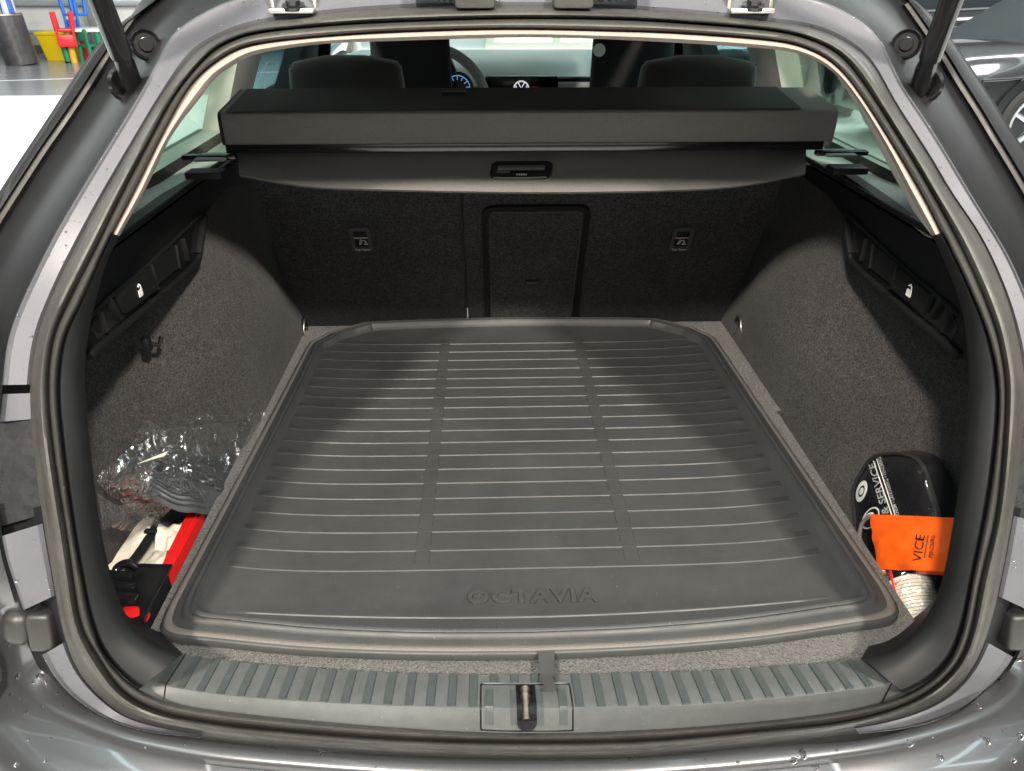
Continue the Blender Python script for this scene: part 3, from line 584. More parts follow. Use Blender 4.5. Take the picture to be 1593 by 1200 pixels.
def headrest(name, cx, y, z0, z1, wd, dp, m_, taper=.86, label=None):
    rl = []; n = 28
    for k, t in enumerate(np.linspace(0, 1, 12)):
        z = z0+(z1-z0)*t; sc = (1-(1-taper)*t)*(1 if t < .85 else math.sqrt(max(.04, 1-((t-.85)/.155)**2*.9)))
        lp_ = []
        for a in np.linspace(0, 2*math.pi, n, endpoint=False):
            c, s_ = math.cos(a), math.sin(a); e = .55
            lp_.append((cx+wd/2*sc*math.copysign(abs(c)**e, c), y+dp/2*sc*math.copysign(abs(s_)**e, s_)-.02*t, z))
        rl.append(lp_)
    V, Fc = loft(rl, True); Fc.append(tuple(range(len(V)-n, len(V)))); return mk(name, (V, Fc), m_, CAR, 60, label)
for s, (xa, xb) in ((-1, (447, 634)), (1, (989, 1178))):
    a, b = ony(xa, 137, 1.66), ony(xb, 137, 1.66); zt = ony((xa+xb)/2, 87, 1.66)[2]
    hr = headrest('rear_headrest', (a[0]+b[0])/2, 1.68, .50, zt, b[0]-a[0], .10, 'headrest_fabric', .90, 'dark fabric rear headrest, %s one' % ('left' if s < 0 else 'right'))
    mk('seam', tube([((a[0]+b[0])/2+dx*(b[0]-a[0])/2, 1.627+.01*abs(dx)**3, zt-.032+(.018 if abs(dx) > .8 else 0)) for dx in (-.86, -.7, -.3, 0, .3, .7, .86)], .0012, 6), 'grey_plastic', hr, 60)
for s, (xa, xb) in ((-1, (577, 703)), (1, (919, 1047))):
    a, b = ony(xa, 110, 2.45), ony(xb, 110, 2.45)
    hr = headrest('front_headrest', (a[0]+b[0])/2, 2.47, .40, .68, b[0]-a[0], .11, 'fabric_black', .95, 'black front headrest, %s one' % ('left' if s < 0 else 'right'))
    mk('front_seat_back', box(((a[0]+b[0])/2, 2.52, .05), (.46, .14, .66), .05, (R(10), 0, 0), 4), 'fabric_black', CAR, 40)
    if s > 0:
        q = ony(932, 78, 2.41)
        mk('badge', lathe([(0, .004), (.016, .004), (.018, 0)], q+np.array([0, -.004, 0]), (-.35, -1, 0), 20), 'white_text', hr, 40)

# ------------------------------------------------------------------ hinges, struts, plugs and cables of the tailgate
for s, px_ in ((-1, 455), (1, 1168)):
    q = onsurf(px_, 17, .0)
    hg = mk('hinge', box(q, (.055, .02, .006), .002), 'metal', CAR, 40, 'metal tailgate hinge with a dark bolt')
    mk('bolt', lathe([(.014, 0), (.014, .004), (.009, .005), (.009, .010), (0, .010)], q+np.array([.002, 0, .003]), (0, -.3, 1), 12), 'gloss_black', hg, 40)
    for dx in (-.026, .026): mk('arm', box(q+np.array([dx-.004*(dx > 0), .01, .045]), (.005, .02, .10), .001, (R(12), R(-8) if dx > 0 else 0, 0)), 'metal', hg, 40)
def strut(a, b, rad, s):
    """gas strut from its ball joint on the body, up and back towards the raised tailgate"""
    a, b = np.array(a), np.array(b); d = (b-a)/np.linalg.norm(b-a)
    st = mk('gas_strut', tube([a+d*.045, b], rad, 16), 'gloss_black', CAR, 60, 'black gas strut holding the tailgate, %s side' % ('left' if s < 0 else 'right'))
    mk('strut_end', join(tube([a-d*.012, a-d*.008, a+d*.03, a+d*.05], [rad*.5, rad*.9, rad*.95, rad*.7], 12), tube([a, a+np.array([s*.018, .014, 0])], rad*.6, 10)), 'gloss_black', st, 40)
    mk('ball_washer', lathe([(0, .004), (rad*1.5, .004), (rad*1.7, 0)], a+np.array([s*.016, .012, 0]), (-s*.8, -.6, 0), 16), 'gloss_black', st, 40)
for s in (-1, 1):
    if s < 0: a = onsurf(207, 132, .030); b = ony(150, -14, a[1]-.075)
    else: a = onsurf(1430, 135, .030); b = ony(1486, -14, a[1]-.075)
    e = a+(b-a)*3.2; strut(a, e, .0128, s)
    pp = onsurf(227, 73, .046) if s < 0 else onsurf(1408, 72, .046)
    pp = pp+np.array([-s*.006, -.014, .003]); pl = mk('rubber_plug', lathe([(0, .006), (.008, .006), (.009, .002), (.014, .002), (.0175, .006), (.019, 0)], pp, (-s*.55, -1, .25), 20), 'gloss_black', CAR, 40, 'black rubber body plug')
for s, xs_ in ((-1, (640, 690, 715)), (1, (1000, 950, 915))):
    p = [onsurf(x, y, -.01)+np.array([0, 0, .012]) for x, y in ((xs_[0], 0), ((xs_[0]+xs_[1])/2, 0), (xs_[1], 2), (xs_[2], 6))]
    V, Fc = [], []
    pts = crom(p, 12); rr_ = [.011+.0016*math.sin(i*1.57) for i in range(len(pts))]
    cb = mk('cable_bellows', tube(pts, rr_, 12), 'rubber', CAR, 60, 'ribbed rubber cable sleeve at the roof edge')
    g = onsurf(xs_[2]+s*-24, 4, -.008); mk('grommet', box(g+np.array([0, 0, .006]), (.05, .03, .026), .006), 'rubber', cb, 40)

# ------------------------------------------------------------------ luggage cover
LC = thing('luggage_cover', 'dark fabric roller luggage cover across the boot with a pull handle', 'luggage cover', (.02, 1.4, .5))
cs = [(1.349, .518), (1.345, .522), (1.3425, .545), (1.343, .562), (1.3448, .5675), (1.349, .5708), (1.354, .572), (1.40, .577), (1.49, .588), (1.50, .575), (1.50, .52)]
cas = mk('cassette', loft([[(X, y, z) for y, z in cs] for X in (-.489, -.485, 0, .49, .527, .531)]), 'cover_fabric', LC, 30, 'long dark fabric covered cassette')
mk('end_cap', prism([(-.489, y, z) for y, z in cs], (-.006, 0, 0)), 'black_plastic', LC, 30); mk('end_cap', prism([(.531, y, z) for y, z in cs], (.010, 0, 0)), 'cover_fabric', LC, 30)
mk('top_panel', loft([[(X, y, z+.0015) for y, z in cs[5:9]] for X in (-.482, 0, .48)]), 'fabric_black', cas, 30)
mk('slot_bar', box((.018, 1.362, .512), (1.02, .03, .015), .002), 'gloss_black', LC, 30)
for px_ in (705,): q = ony(px_, 146, 1.45); mk('clip', box((q[0], 1.45, .5865), (.043, .02, .005), .001), 'black_plastic', cas, 30)
tpx = crom([(370,234),(480,233.5),(600,233),(830,233),(1050,233),(1150,233.5),(1254,234)], 10); bpx = crom([(372,272),(480,290),(600,295),(830,299),(1040,296),(1150,289),(1253,270)], 10)
T = [ony(x, y, 1.37) for x, y in tpx]; n_ = len(T)
Bq = [ony(x, y, 1.275+.03*(2*i/(n_-1)-1)**2) for i, (x, y) in enumerate(bpx)]
ndn = np.array([0, .004, -.006])
eb = mk('end_board', loft([T, [p*.5+q*.5 for p, q in zip(T, Bq)], Bq, [p+np.array([0, .004, -.004]) for p in Bq], [p+ndn for p in T]]), 'cover_fabric', LC, 40, 'curved fabric end board of the blind')
mk('edge_strip', tube([p+np.array([0, -.001, .001]) for p in T], .0016, 6), 'grey_plastic', eb, 60)
hc = ony(811, 267, 1.318); hey = (T[35]-Bq[35]); hey /= np.linalg.norm(hey)
hn = np.cross(exs, hey); d = ray(811, 267); t_ = ((T[35]*.5+Bq[35]*.5-CAM) @ hn)/(d @ hn); hc = CAM+d*t_
hb = mk('handle', ring_plate(hc, exs, hey, rrect(.104, .042, .012), rrect(.084, .020, .004), -.001, .005), 'black_plastic', LC, 40, 'black recessed pull handle')
mk('recess', plate(hc, exs, hey, rrect(.085, .021, .004), .0003, .001), 'gloss_black', hb, 40)
mk('grip', box(hc+hn*.004+hey*.004, (.080, .010, .006), .002, Matrix((exs, hey, hn)).transposed()), 'grey_plastic', hb, 40)
mk('handle_lip', tube([hc+exs*x+hey*y+hn*.004 for x, y in ((-.044, -.0195), (-.03, -.0208), (.03, -.0208), (.044, -.0195))], .0016, 6), 'grey_plastic', hb, 60)
mk('lettering', text('PRESS', hc-hey*.0145+exs*.002, exs, hey, .006, lift=.0054, spacing=1.2), 'white_text', hb, None)
for s in (-1, 1):
    X = -.52 if s < 0 else .56
    mk('support_rail', box((X, 1.345, .500), (.09, .016, .008), .002), 'gloss_black', LC, 30); mk('support_bracket', box((X-s*.005, 1.30, .482), (.06, .035, .012), .003), 'black_plastic', LC, 30)
    mk('guide_plate', prism([(X-s*.03, 1.36, .504), (X+s*.015, 1.36, .504), (X+s*.02, 1.325, .500), (X-s*.03, 1.33, .500)], (0, 0, -.004)), 'ledge', LC, 30)

# ------------------------------------------------------------------ rubber boot mat
MT = thing('boot_mat', 'dark grey ribbed rubber boot mat with raised edge and embossed lettering', 'mat', (0, 1.2, 0))
half = crom([(0, .704), (.15, .708), (.30, .720), (.44, .741)], 6)+crom([(.44, .741), (.482, .748), (.503, .764), (.508, .800)], 6)[1:]+crom([(.508, .800), (.500, 1.05), (.492, 1.35), (.486, 1.62)], 8)[1:]+crom([(.486, 1.62), (.484, 1.650), (.478, 1.668), (.462, 1.690), (.452, 1.710), (.440, 1.722), (.380, 1.762), (.355, 1.772), (.2, 1.782), (0, 1.788)], 5)[1:]
mo = [np.array(p) for p in half]+[np.array((-p[0]*.985, p[1])) for p in half[-2:0:-1]]
def inset(L, d):
    return [np.array([p[0]*(1-d/.5), 1.246+(p[1]-1.246)*(1-d/.542)]) for p in L]
mp = [(0, -.006), (0, .003), (.003, .0055), (.024, .0075), (.028, .0080), (.031, .0125), (.035, .0140), (.038, .0128), (.0405, .0112), (.044, .0135), (.048, .0130), (.056, .0010), (.060, 0)]
far = lambda p: 1+.25*sm(1.66, 1.74, p[1])
rails_m = [[(q[0], q[1], .003+(z*far(q) if z > .008 else z)) for q in inset(mo, d)] for d, z in [(d_*.78, z_) for d_, z_ in mp]]
V, Fc = loft(rails_m, True); nb = len(mo); b_ = len(V)-nb; hm = len(half)
Fc += [(b_+i, b_+i+1, b_+(nb-i-1) % nb, b_+(nb-i) % nb) for i in range(1, hm-2)]+[(b_, b_+1, b_+nb-1), (b_+hm-2, b_+hm-1, b_+hm)]
mbase = mk('mat_base', (V, Fc), 'mat_rubber', MT, 50)
st1 = [(q[0], q[1], .0106) for q in inset(mo, .0105)]; mk('binding', loft([[(q[0], q[1], .0094) for q in inset(mo, .004)], [(q[0], q[1], .0108) for q in inset(mo, .0055)], [(q[0], q[1], .0112) for q in inset(mo, .0115)], [(q[0], q[1], .0098) for q in inset(mo, .0125)]], True), 'mat_binding', MT, 60, 'stitched binding round the mat')
rows = [1.642, 1.599, 1.556, 1.511, 1.468, 1.427, 1.385, 1.343, 1.299, 1.256, 1.214, 1.171, 1.127, 1.085, 1.042, .999, .955, .911, .868]
Z0 = .003
def rib_sweep(xs, y, last=False):
    rl = []
    for dy, dz in ((0, -.0006), (.0018, .0018), (.0142, .0018), (.0170, -.0006)):
        rl.append([(x, y+dy+.016*(abs(x)/.43)**5, Z0+dz*(1-sm(.436, .446, abs(x)))-.0003) for x in xs])
    return loft(rl)
for i, y in enumerate(rows):
    mk('rib', rib_sweep(np.linspace(-.446, .446, 61), y), 'mat_rubber', MT, 25)
for X in (-.157, .157):
    rl = [[(X+dx, y, Z0+dz-.0004) for y in np.linspace(rows[-1]+.004, 1.668, 8)] for dx, dz in ((-.0125, -.0006), (-.0105, .0018), (.0105, .0018), (.0125, -.0006))]
    mk('rib', loft(rl), 'mat_rubber', MT, 25)
# inner step line along the near edge
xs_ = np.linspace(-.42, .42, 40)
mk('step', loft([[(x, .775+.13*x*x+dy, Z0+dz*(1-sm(.39, .42, abs(x)))) for x in xs_] for dy, dz in ((-.004, -.0004), (-.002, .0014), (.001, .0014), (.002, -.0004))]), 'mat_rubber', MT, 25)
V, Fc = text('OCTAVIA', (0, 0, 0), (1., 0, 0), (0, 1., 0), 1, depth=1, lift=0, spacing=1.14, bevel=.03); V = np.array([tuple(v) for v in V]); lo_, hi_ = V.min(0), V.max(0)
V = (V-lo_)/(hi_-lo_)*np.array([.184, .027, .0042])+np.array([-.088, .797, Z0-.0003]); cz = V[:, 2] > Z0+.001
mk('lettering', (V, Fc), 'mat_rubber', MT, 25, 'embossed lettering')
# pull tab of the floor board, hanging over the sill
tb = [onz(850, 1012, .012), onz(849, 1040, .010), onz(851, 1056, .016), onz(846, 1052, .022), onz(853, 1078, .026)]
mk('pull_tab', loft([[p+np.array([dx+.002*i*(dx < 0), 0, .0015*math.sin(i*2)]) for dx in (-.0105, .0105)] for i, p in enumerate(tb)]), 'grey_plastic', floor, 20, 'creased grey fabric pull tab')

# ------------------------------------------------------------------ things in the left well
def bumpy(v, amp, sc, seed=0):
    from mathutils import noise as mn
    return mn.noise(Vector(v)*sc+Vector((seed, seed*1.7, 0)))*amp
A = lambda x, y, z: onz(x, y, z)
RB = thing('red_case', 'long red plastic case lying along the floor edge in the left well', 'case', tuple(A(285, 840, -.06)))
r0, r1, r2_, r3 = A(316, 795, -.045), A(262, 893, -.045), A(246, 890, -.045), A(292, 797, -.045)
mk('case_body', prism([r0, r1, r2_, r3], (0, 0, -.08)), 'red_plastic', RB, 30)
l0, l1 = A(306, 800, -.043), A(258, 886, -.043); mk('lid_seam', tube([l0, l1], .0016, 6), 'red_plastic', RB, 60)
def cloth(name, label, quad, cat, m_, amp, seed, nx=16, ny=10, th=.02, group=None):
    q = [np.array(p) for p in quad]; V = []; rl = []
    for j in range(ny+1):
        row = []
        for i in range(nx+1):
            u, v = i/nx, j/ny; p = q[0]*(1-u)*(1-v)+q[1]*u*(1-v)+q[2]*u*v+q[3]*(1-u)*v
            p = p+np.array([0, 0, bumpy(p, amp, 28, seed)+bumpy(p, amp*.5, 70, seed)-.012*(2*v-1)**4])
            row.append(p)
        rl.append(row)
    c = np.mean(q, axis=0); t = thing(name, label, cat, tuple(c-np.array([0, 0, th])), group)
    mk('cloth', loft(rl), m_, t, 50); mk('underside', loft([[p-np.array([0, 0, th]) for p in row] for row in (rl[0], rl[-1])]+[]), m_, t, 50)
    return t
cloth('folded_cloth', 'cream folded cloth nearest the opening trim in the left well', [A(228, 795, -.05), A(250, 812, -.05), A(192, 888, -.05), A(158, 890, -.05)], 'cloth', 'cloth_white', .010, 3)
cloth('crumpled_bag', 'crumpled white paper bag beside the red case', [A(258, 815, -.05), A(294, 800, -.05), A(252, 884, -.05), A(222, 874, -.05)], 'bag', 'cloth_white', .022, 9, 22, 14)
sp_ = [A(248, 810, -.046), A(236, 830, -.044), A(215, 862, -.043), A(196, 884, -.05)]
SB = thing('black_strap', 'black strap with buckle between the cream cloth and white bag', 'strap', tuple(sp_[1]-np.array([0, 0, .01])))
dv = (sp_[3]-sp_[0]); dv[2] = 0; dv /= np.linalg.norm(dv); sdv = np.array([-dv[1], dv[0], 0])
mk('webbing', loft([[p+sdv*.0085 for p in crom(sp_, 5)], [p-sdv*.0085 for p in crom(sp_, 5)]]), 'pouch_black', SB, 60); mk('buckle', box(sp_[1]+np.array([0, 0, .004]), (.022, .010, .006), .002, (0, 0, math.atan2(sdv[1], sdv[0]))), 'gloss_black', SB, 40)
BB = thing('black_box', 'glossy black plastic box with moulded clips at the near end of the left well', 'box', tuple(A(220, 920, -.12)))
bq = [A(196, 884, -.045), A(266, 885, -.045), A(222, 968, -.045), A(168, 975, -.045)]
def top_box(q, inset_, dz):
    c = np.mean(q, axis=0); q2 = [p+(c-p)*inset_+np.array([0, 0, dz]) for p in q]
    return loft([[p+np.array([0, 0, -.07]) for p in q], q, q2], True)
V, Fc = top_box(bq, .05, .006); Fc.append((8, 9, 10, 11)); mk('box_body', (V, Fc), 'gloss_black', BB, 25)
mk('rim', tube([p+np.array([0, 0, .005]) for p in (bq[0], bq[1], bq[2])], .004, 8), 'gloss_black', BB, 60)
mk('lid_arch', tube(crom([A(176, 905, -.04), A(182, 884, -.028), A(198, 876, -.022), A(214, 884, -.03)], 6), .006, 8), 'gloss_black', BB, 60)
for k in range(3):
    c = A(183+3*k, 897+17*k, -.034); mk('clip', box(c, (.052, .014, .016), .004, (0, 0, R(-8))), 'gloss_black', BB, 40)
RS = thing('red_bottle', 'small red object peeking out beside the sill corner', 'container', tuple(A(210, 968, -.08)))
mk('body', lathe([(0, -.03), (.018, -.03), (.020, 0), (.018, .02), (0, .024)], A(210, 968, -.06), (.2, .3, 1), 16), 'red_plastic', RS, 60); mk('ridge', tube([A(210, 968, -.06)+np.array([.021*math.cos(t), .021*math.sin(t), .008]) for t in np.linspace(0, 6.283, 16, endpoint=False)], .0015, 5, True), 'red_plastic', RS, 60)
# rubber snow grip net inside the clear bag
nc = A(294, 716, .038)
NT = thing('rubber_net', 'dark grey maze-patterned rubber net inside the clear plastic bag', 'net', tuple(nc-np.array([0, 0, .05])))
ax0 = onx(250, 735, -.575)-A(352, 690, .02); ax0 = ax0/np.linalg.norm(ax0); ax1 = np.array([-ax0[1], ax0[0], .0]); ax1 /= np.linalg.norm(ax1); ax1 = ax1*(1 if ax1[1] > 0 else -1)+np.array([0, 0, .55]); ax1 /= np.linalg.norm(ax1)
def blob(u, v):
    r = min(1, math.hypot(u, v)); h = .040*math.sqrt(max(0, 1-r**3)); p = nc+ax0*u*.106+ax1*v*.088
    return p+np.array([0, 0, h-.045+.004*math.sin(9*u)*math.cos(8*v)])
rl = [[blob(r*math.cos(t), r*math.sin(t)) for t in np.linspace(0, 2*math.pi, 48, endpoint=False)] for r in np.linspace(.02, 1.0, 14)]
mk('core', loft(rl, True), 'net_rubber', NT, 60)
walls = []
for k in range(70):       # raised winding cords
    u, v = rng.uniform(-.8, .8, 2); a = rng.uniform(0, 6.28); pts = []
    if math.hypot(u, v) > .9: continue
    for j in range(9):
        if math.hypot(u, v) < .93: pts.append(blob(u, v)+np.array([0, 0, .003]))
        a += rng.choice([-1.2, -.5, .5, 1.2]); u += .07*math.cos(a); v += .07*math.sin(a)
    if len(pts) > 3: walls.append(tube(pts, .0026, 5))
for r in (.80, .86, .92, .97): walls.append(tube([blob(r*math.cos(t), r*math.sin(t))+np.array([0, 0, .002]) for t in np.linspace(-.9, 1.1, 18)], .0020, 5))
cw = mk('cords', join(*walls), 'net_rubber', NT, 60, kind='stuff')
# clear bag
PB = thing('clear_bag', 'crumpled clear plastic bag holding the rubber net in the left well', 'plastic bag', tuple(A(290, 760, -.06)))
def sheet(quad, nx, ny, amp, seed, fold, lift):
    q = [np.array(p) for p in quad]; rl = []
    r2 = np.random.default_rng(seed); ctr = r2.uniform(0, 1, (26, 2)); hgt_ = r2.uniform(-1, 1, 26)
    for j in range(ny+1):
        row = []
        for i in range(nx+1):
            u, v = i/nx, j/ny; p = q[0]*(1-u)*(1-v)+q[1]*u*(1-v)+q[2]*u*v+q[3]*(1-u)*v
            dd = np.hypot((ctr[:, 0]-u)*1.6, ctr[:, 1]-v); k = np.argsort(dd)[:2]; h = (dd[k[1]]-dd[k[0]])*fold*hgt_[k[0]]
            b = (math.sin(math.pi*u)*math.sin(math.pi*v))**.5
            p = p+np.array([bumpy(p, amp*.5, 18, seed+3), bumpy(p, amp*.5, 18, seed+5), lift*b+abs(h)*(.25+.75*b)+bumpy(p, amp, 22, seed)]); row.append(p)
        rl.append(row)
    return loft(rl)
H = lambda x, y, X: onx(x, y, X)
mk('upper_film', sheet([H(150, 742, -.645), H(240, 660, -.60), A(415, 640, .020), A(322, 800, -.035)], 44, 30, .006, 11, .06, .024), 'film', PB, 40)
mk('crumpled_end', sheet([H(150, 748, -.63), H(262, 690, -.565), A(305, 765, .004), A(230, 815, -.04)], 30, 26, .010, 23, .12, .016), 'film', PB, 30)
mk('lower_film', sheet([H(152, 748, -.65), H(245, 668, -.61), A(405, 655, -.002), A(318, 805, -.05)], 22, 14, .006, 31, .05, .0), 'film_soft', PB, 20)
mk('bag_skirt', sheet([H(152, 770, -.63), A(230, 800, -.04), A(255, 820, -.042), H(160, 828, -.62)], 14, 8, .008, 41, .10, .006), 'film_soft', PB, 12)
mk('top_peak', sheet([H(208, 672, -.61), H(222, 662, -.59), H(262, 668, -.58), H(258, 690, -.59)], 10, 8, .010, 51, .14, .01), 'film', PB, 30)
mk('paper_tag', prism([H(214, 722, -.56), H(262, 702, -.545), H(256, 710, -.545), H(222, 720, -.56)], (0, 0, .0006)), 'label_paper', PB, None)

# ------------------------------------------------------------------ things in the right well
def patch(P00, P10, P11, P01, nx, ny, f):
    q = [np.array(p) for p in (P00, P10, P11, P01)]; nrm = np.cross(q[1]-q[0], q[3]-q[0]); nrm /= np.linalg.norm(nrm)
    if nrm @ (CAM-q[0]) < 0: nrm = -nrm
    rl = []
    for j in range(ny+1):
        row = []
        for i in range(nx+1):
            u, v = i/nx, j/ny; p = q[0]*(1-u)*(1-v)+q[1]*u*(1-v)+q[2]*u*v+q[3]*(1-u)*v; row.append(p+nrm*f(u, v))
        rl.append(row)
    return rl, nrm
# black first-aid pouch: a stuffed rounded body
bo = crom([(1331,800),(1329,765),(1340,738),(1358,714),(1385,707),(1415,710),(1436,724),(1450,760),(1462,800),(1466,850),(1400,880),(1340,860)], 6, True)
pc = np.array([1395, 795.]); BPX = .60
BP = thing('black_pouch', 'black glossy pouch with white lettering standing in the right well', 'pouch', tuple(onx(1395, 860, BPX)))
BPV = CAM-onx(1395, 795, .62); BPV /= np.linalg.norm(BPV)
def bp(x, y, bulge): # surface of the stuffed pouch
    from mathutils import noise as mn
    return onx(x, y, .625)+BPV*(bulge*.7+.010*mn.noise(Vector((x*.03, y*.022, 1.3)))*min(1, bulge*60)+.004*mn.noise(Vector((x*.09, y*.05, 4.3)))*min(1, bulge*60))
rl = []
for t in np.linspace(1, .03, 12):
    bl = .05*math.sqrt(max(0, 1-t**2.6)); rl.append([bp(*(pc+(np.array(p)-pc)*t), bl) for p in bo])
V, Fc = loft(rl, True); Fc.append(tuple(range(len(V)-len(bo), len(V)))); backr = [p+np.array([.035, .01, 0]) for p in rl[0]]
V2, F2 = loft([rl[0], backr], True); pb = mk('pouch_body', join((V, Fc), (V2, F2)), 'pouch_black', BP, 60)
mk('rim_seam', tube([p+np.array([-.002, 0, .001]) for p in rl[0]], .0035, 6, True), 'fabric_black', BP, 60)
def bps(x, y, lift=.0016):
    d = np.array([x, y])-pc; best = None
    th_ = math.atan2(d[1], d[0]); bb = np.array(bo)-pc; an = np.arctan2(bb[:, 1], bb[:, 0]); k = np.argmin(np.abs(np.angle(np.exp(1j*(an-th_))))); t = min(1, np.hypot(*d)/np.hypot(*bb[k]))
    return bp(x, y, .05*math.sqrt(max(0, 1-t**2.6))+lift)
def wrap_text(body, p0, p1, size_px, depth_off=0, sp=1.0, flip=1, sx=1.0):
    """lettering printed along the line p0->p1 of the pouch"""
    V, Fc = text(body, (0, 0, 0), (1, 0, 0), (0, 1, 0), 1, depth=0, lift=0, align='LEFT', spacing=sp, offset=.018); V = np.array([tuple(v) for v in V])
    d = np.array(p1, float)-np.array(p0, float); ln = np.hypot(*d); d /= ln; nrm = np.array([d[1], -d[0]])*flip; wmax = V[:, 0].max()
    out = []
    for v in V: q = np.array(p0)+d*(v[0]/wmax*ln)+nrm*v[1]*size_px; out.append(bps(q[0], q[1]))
    return out, Fc
mk('lettering', wrap_text('& SERVICE', (1379, 800), (1357, 722), 15), 'white_text', pb, None, 'white lettering reading & SERVICE')
mk('lettering', wrap_text('WEILHEIM • LANDSBERG • PENZBERG', (1400, 812), (1368, 712), 7.5), 'white_text', pb, None)
mk('printed_line', join(tube([bps(x, y) for x, y in zip(np.linspace(1389, 1359, 14), np.linspace(806, 718, 14))], .0009, 5), tube([bps(x, y) for x, y in zip(np.linspace(1394, 1364, 14), np.linspace(806, 715, 14))], .0007, 5)), 'white_text', pb, 60)
def pdisc(cx, cy, rx, ry, ang, r_in=0):
    c, s_ = math.cos(ang), math.sin(ang); P = lambda k, a: bps(cx+k*rx*math.cos(a)*c-k*ry*math.sin(a)*s_, cy+k*rx*math.cos(a)*s_+k*ry*math.sin(a)*c)
    return loft([[P(k, a) for a in np.linspace(0, 2*math.pi, 24, endpoint=False)] for k in ((1, .75, .5, .25, .02) if not r_in else (1, r_in))], True)
mk('emblem', join(pdisc(1341, 765, 17, 8, -1.25, .55)), 'white_text', pb, 60); mk('emblem_mark', pdisc(1341, 765, 6, 3, -1.25), 'white_text', pb, 60)
mk('emblem', pdisc(1355, 806, 19, 11, -1.0, .86), 'white_text', pb, 60); mk('emblem_mark', pdisc(1352, 803, 9, 4, -.6), 'white_text', pb, 60)
# orange pouch
OP = thing('orange_pouch', 'bright orange pouch with dark lettering below the black pouch', 'pouch', tuple(A(1410, 880, -.1)))
o00, o10, o11, o01 = onx(1352, 800, .560), onx(1490, 806, .600), onx(1478, 890, .575), onx(1366, 886, .548)
def OF(u, v): return .010*max(0, math.sin(math.pi*min(1, u*1.1))*math.sin(math.pi*v))**.6+.004*bumpy((u, v, 0), 1, 4.5, 2)+.0025*abs(bumpy((u, v*2, 0), 1, 7, 5))
prl, on = patch(o00, o10, o11, o01, 24, 18, lambda u, v: OF(u, v))
ob = mk('pouch_front', loft(prl), 'orange', OP, 60)
mk('pouch_back', loft([[p-on*.03 for p in r_] for r_ in prl]), 'orange', OP, 60)
mk('pouch_side', loft([[r_[0] for r_ in prl], [r_[0]-on*.010+np.array([-.004, .003, 0]) for r_ in prl], [r_[0]-on*.03 for r_ in prl]]), 'grey_zip', OP, 60, 'grey zipped edge of the orange pouch')
mk('zip_loop', tube(crom([onx(1352, 803, .556), onx(1341, 815, .552), onx(1337, 835, .548), onx(1343, 850, .546), onx(1350, 862, .545)], 5), .0035, 8), 'grey_zip', OP, 60)
mk('pouch_top', loft([prl[0], [p-on*.03+np.array([0, 0, .004]) for p in prl[0]]]), 'orange', OP, 60)
def op(x, y, lift=.006):
    d = ray(x, y); tri = None; best = 1e9; bp_ = None
    nq = on; t = ((o00-CAM) @ nq)/(d @ nq); p = CAM+d*t
    M = np.array([(o10-o00), (o01-o00)]).T; uv = np.linalg.lstsq(M, p-o00, rcond=None)[0]; u, v = np.clip(uv, 0, 1)
    h = OF(u, v); d2 = ((o00+nq*(h+lift)-CAM) @ nq)/(d @ nq); return CAM+d*d2
def otext(body, p0, p1, size_px, sp=1., sl=0):
    V, Fc = text(body, (0, 0, 0), (1, 0, 0), (0, 1, 0), 1, depth=0, lift=0, align='LEFT', spacing=sp); V = np.array([tuple(v) for v in V])
    d = np.array(p1, float)-np.array(p0, float); ln = np.hypot(*d); d /= ln; nrm = np.array([d[1], -d[0]]); wmax = V[:, 0].max(); out = []
    for v in V: q = np.array(p0)+d*(v[0]/wmax*ln)+nrm*v[1]*size_px; out.append(op(q[0], q[1]))
    return out, Fc
mk('lettering', otext('VICE', (1427, 874), (1433, 832), 20), 'dark_text', ob, None, 'dark lettering reading VICE'); mk('lettering', otext('PENZBERG', (1448, 868), (1452, 833), 9), 'dark_text', ob, None)
mk('printed_line', tube([op(1438, 868), op(1444, 832)], .0008, 5), 'dark_text', ob, 60)
# spray can in clear film
SC = thing('spray_can', 'spray can with black cap and white printed label in the right well', 'can', tuple(A(1430, 975, -.11)))
t0, t1 = onx(1392, 887, .562), onx(1450, 1000, .556); axd = t0-A(1440, 1010, -.13); axd /= np.linalg.norm(axd)
c0 = A(1414, 904, -.050); c1 = A(1446, 1010, -.095); axd = (c0-c1)/np.linalg.norm(c0-c1); LN = np.linalg.norm(c0-c1); cr = .033
mk('label', lathe([(0, 0), (cr, 0), (cr, LN*.98)], c1, axd, 36), 'label_paper', SC, 40, 'white label with printed lines'); can_a, can_b = frame((0, 0, 0), Vector(axd))
mk('cap', lathe([(cr*.99, 0), (cr*1.02, .003), (cr*1.0, .02), (cr*.86, .027), (0, .029)], c1+axd*LN*.98, axd, 36), 'gloss_black', SC, 40)
lines = []
a_, b_ = np.array(can_a), np.array(can_b); vd = CAM-c0; vd = vd-axd*(vd @ axd); th0 = math.atan2(vd @ b_, vd @ a_)
for k in range(17):
    h = LN*(.10+.05*k); t_0 = th0-1.15+.1*rng.random(); t_1 = th0+1.1-.5*rng.random()*(k % 4 == 0)
    pts = [c1+axd*h+(a_*math.cos(t)+b_*math.sin(t))*(cr+.0004) for t in np.linspace(t_0, t_1, 16)]; lines.append(loft([pts, [p+axd*.0011 for p in pts]]))
mk('printed_text', join(*lines), 'label_ink', SC, 60, kind='stuff')
mk('clear_film', lathe([(cr*1.10, 0), (cr*1.13, LN*.4), (cr*1.08, LN*.8), (cr*1.16, LN*1.1), (cr*.7, LN*1.3)], c1, axd, 22), 'film', SC, 15)
zp = [op(1386, 885)+on*.004]+[c1+axd*LN*h+(a_*math.cos(th0+dt)+b_*math.sin(th0+dt))*(cr*1.14) for h, dt in ((.98, 1.0), (.7, 1.02), (.4, 1.0), (.1, .95))]
dtv = 1.0
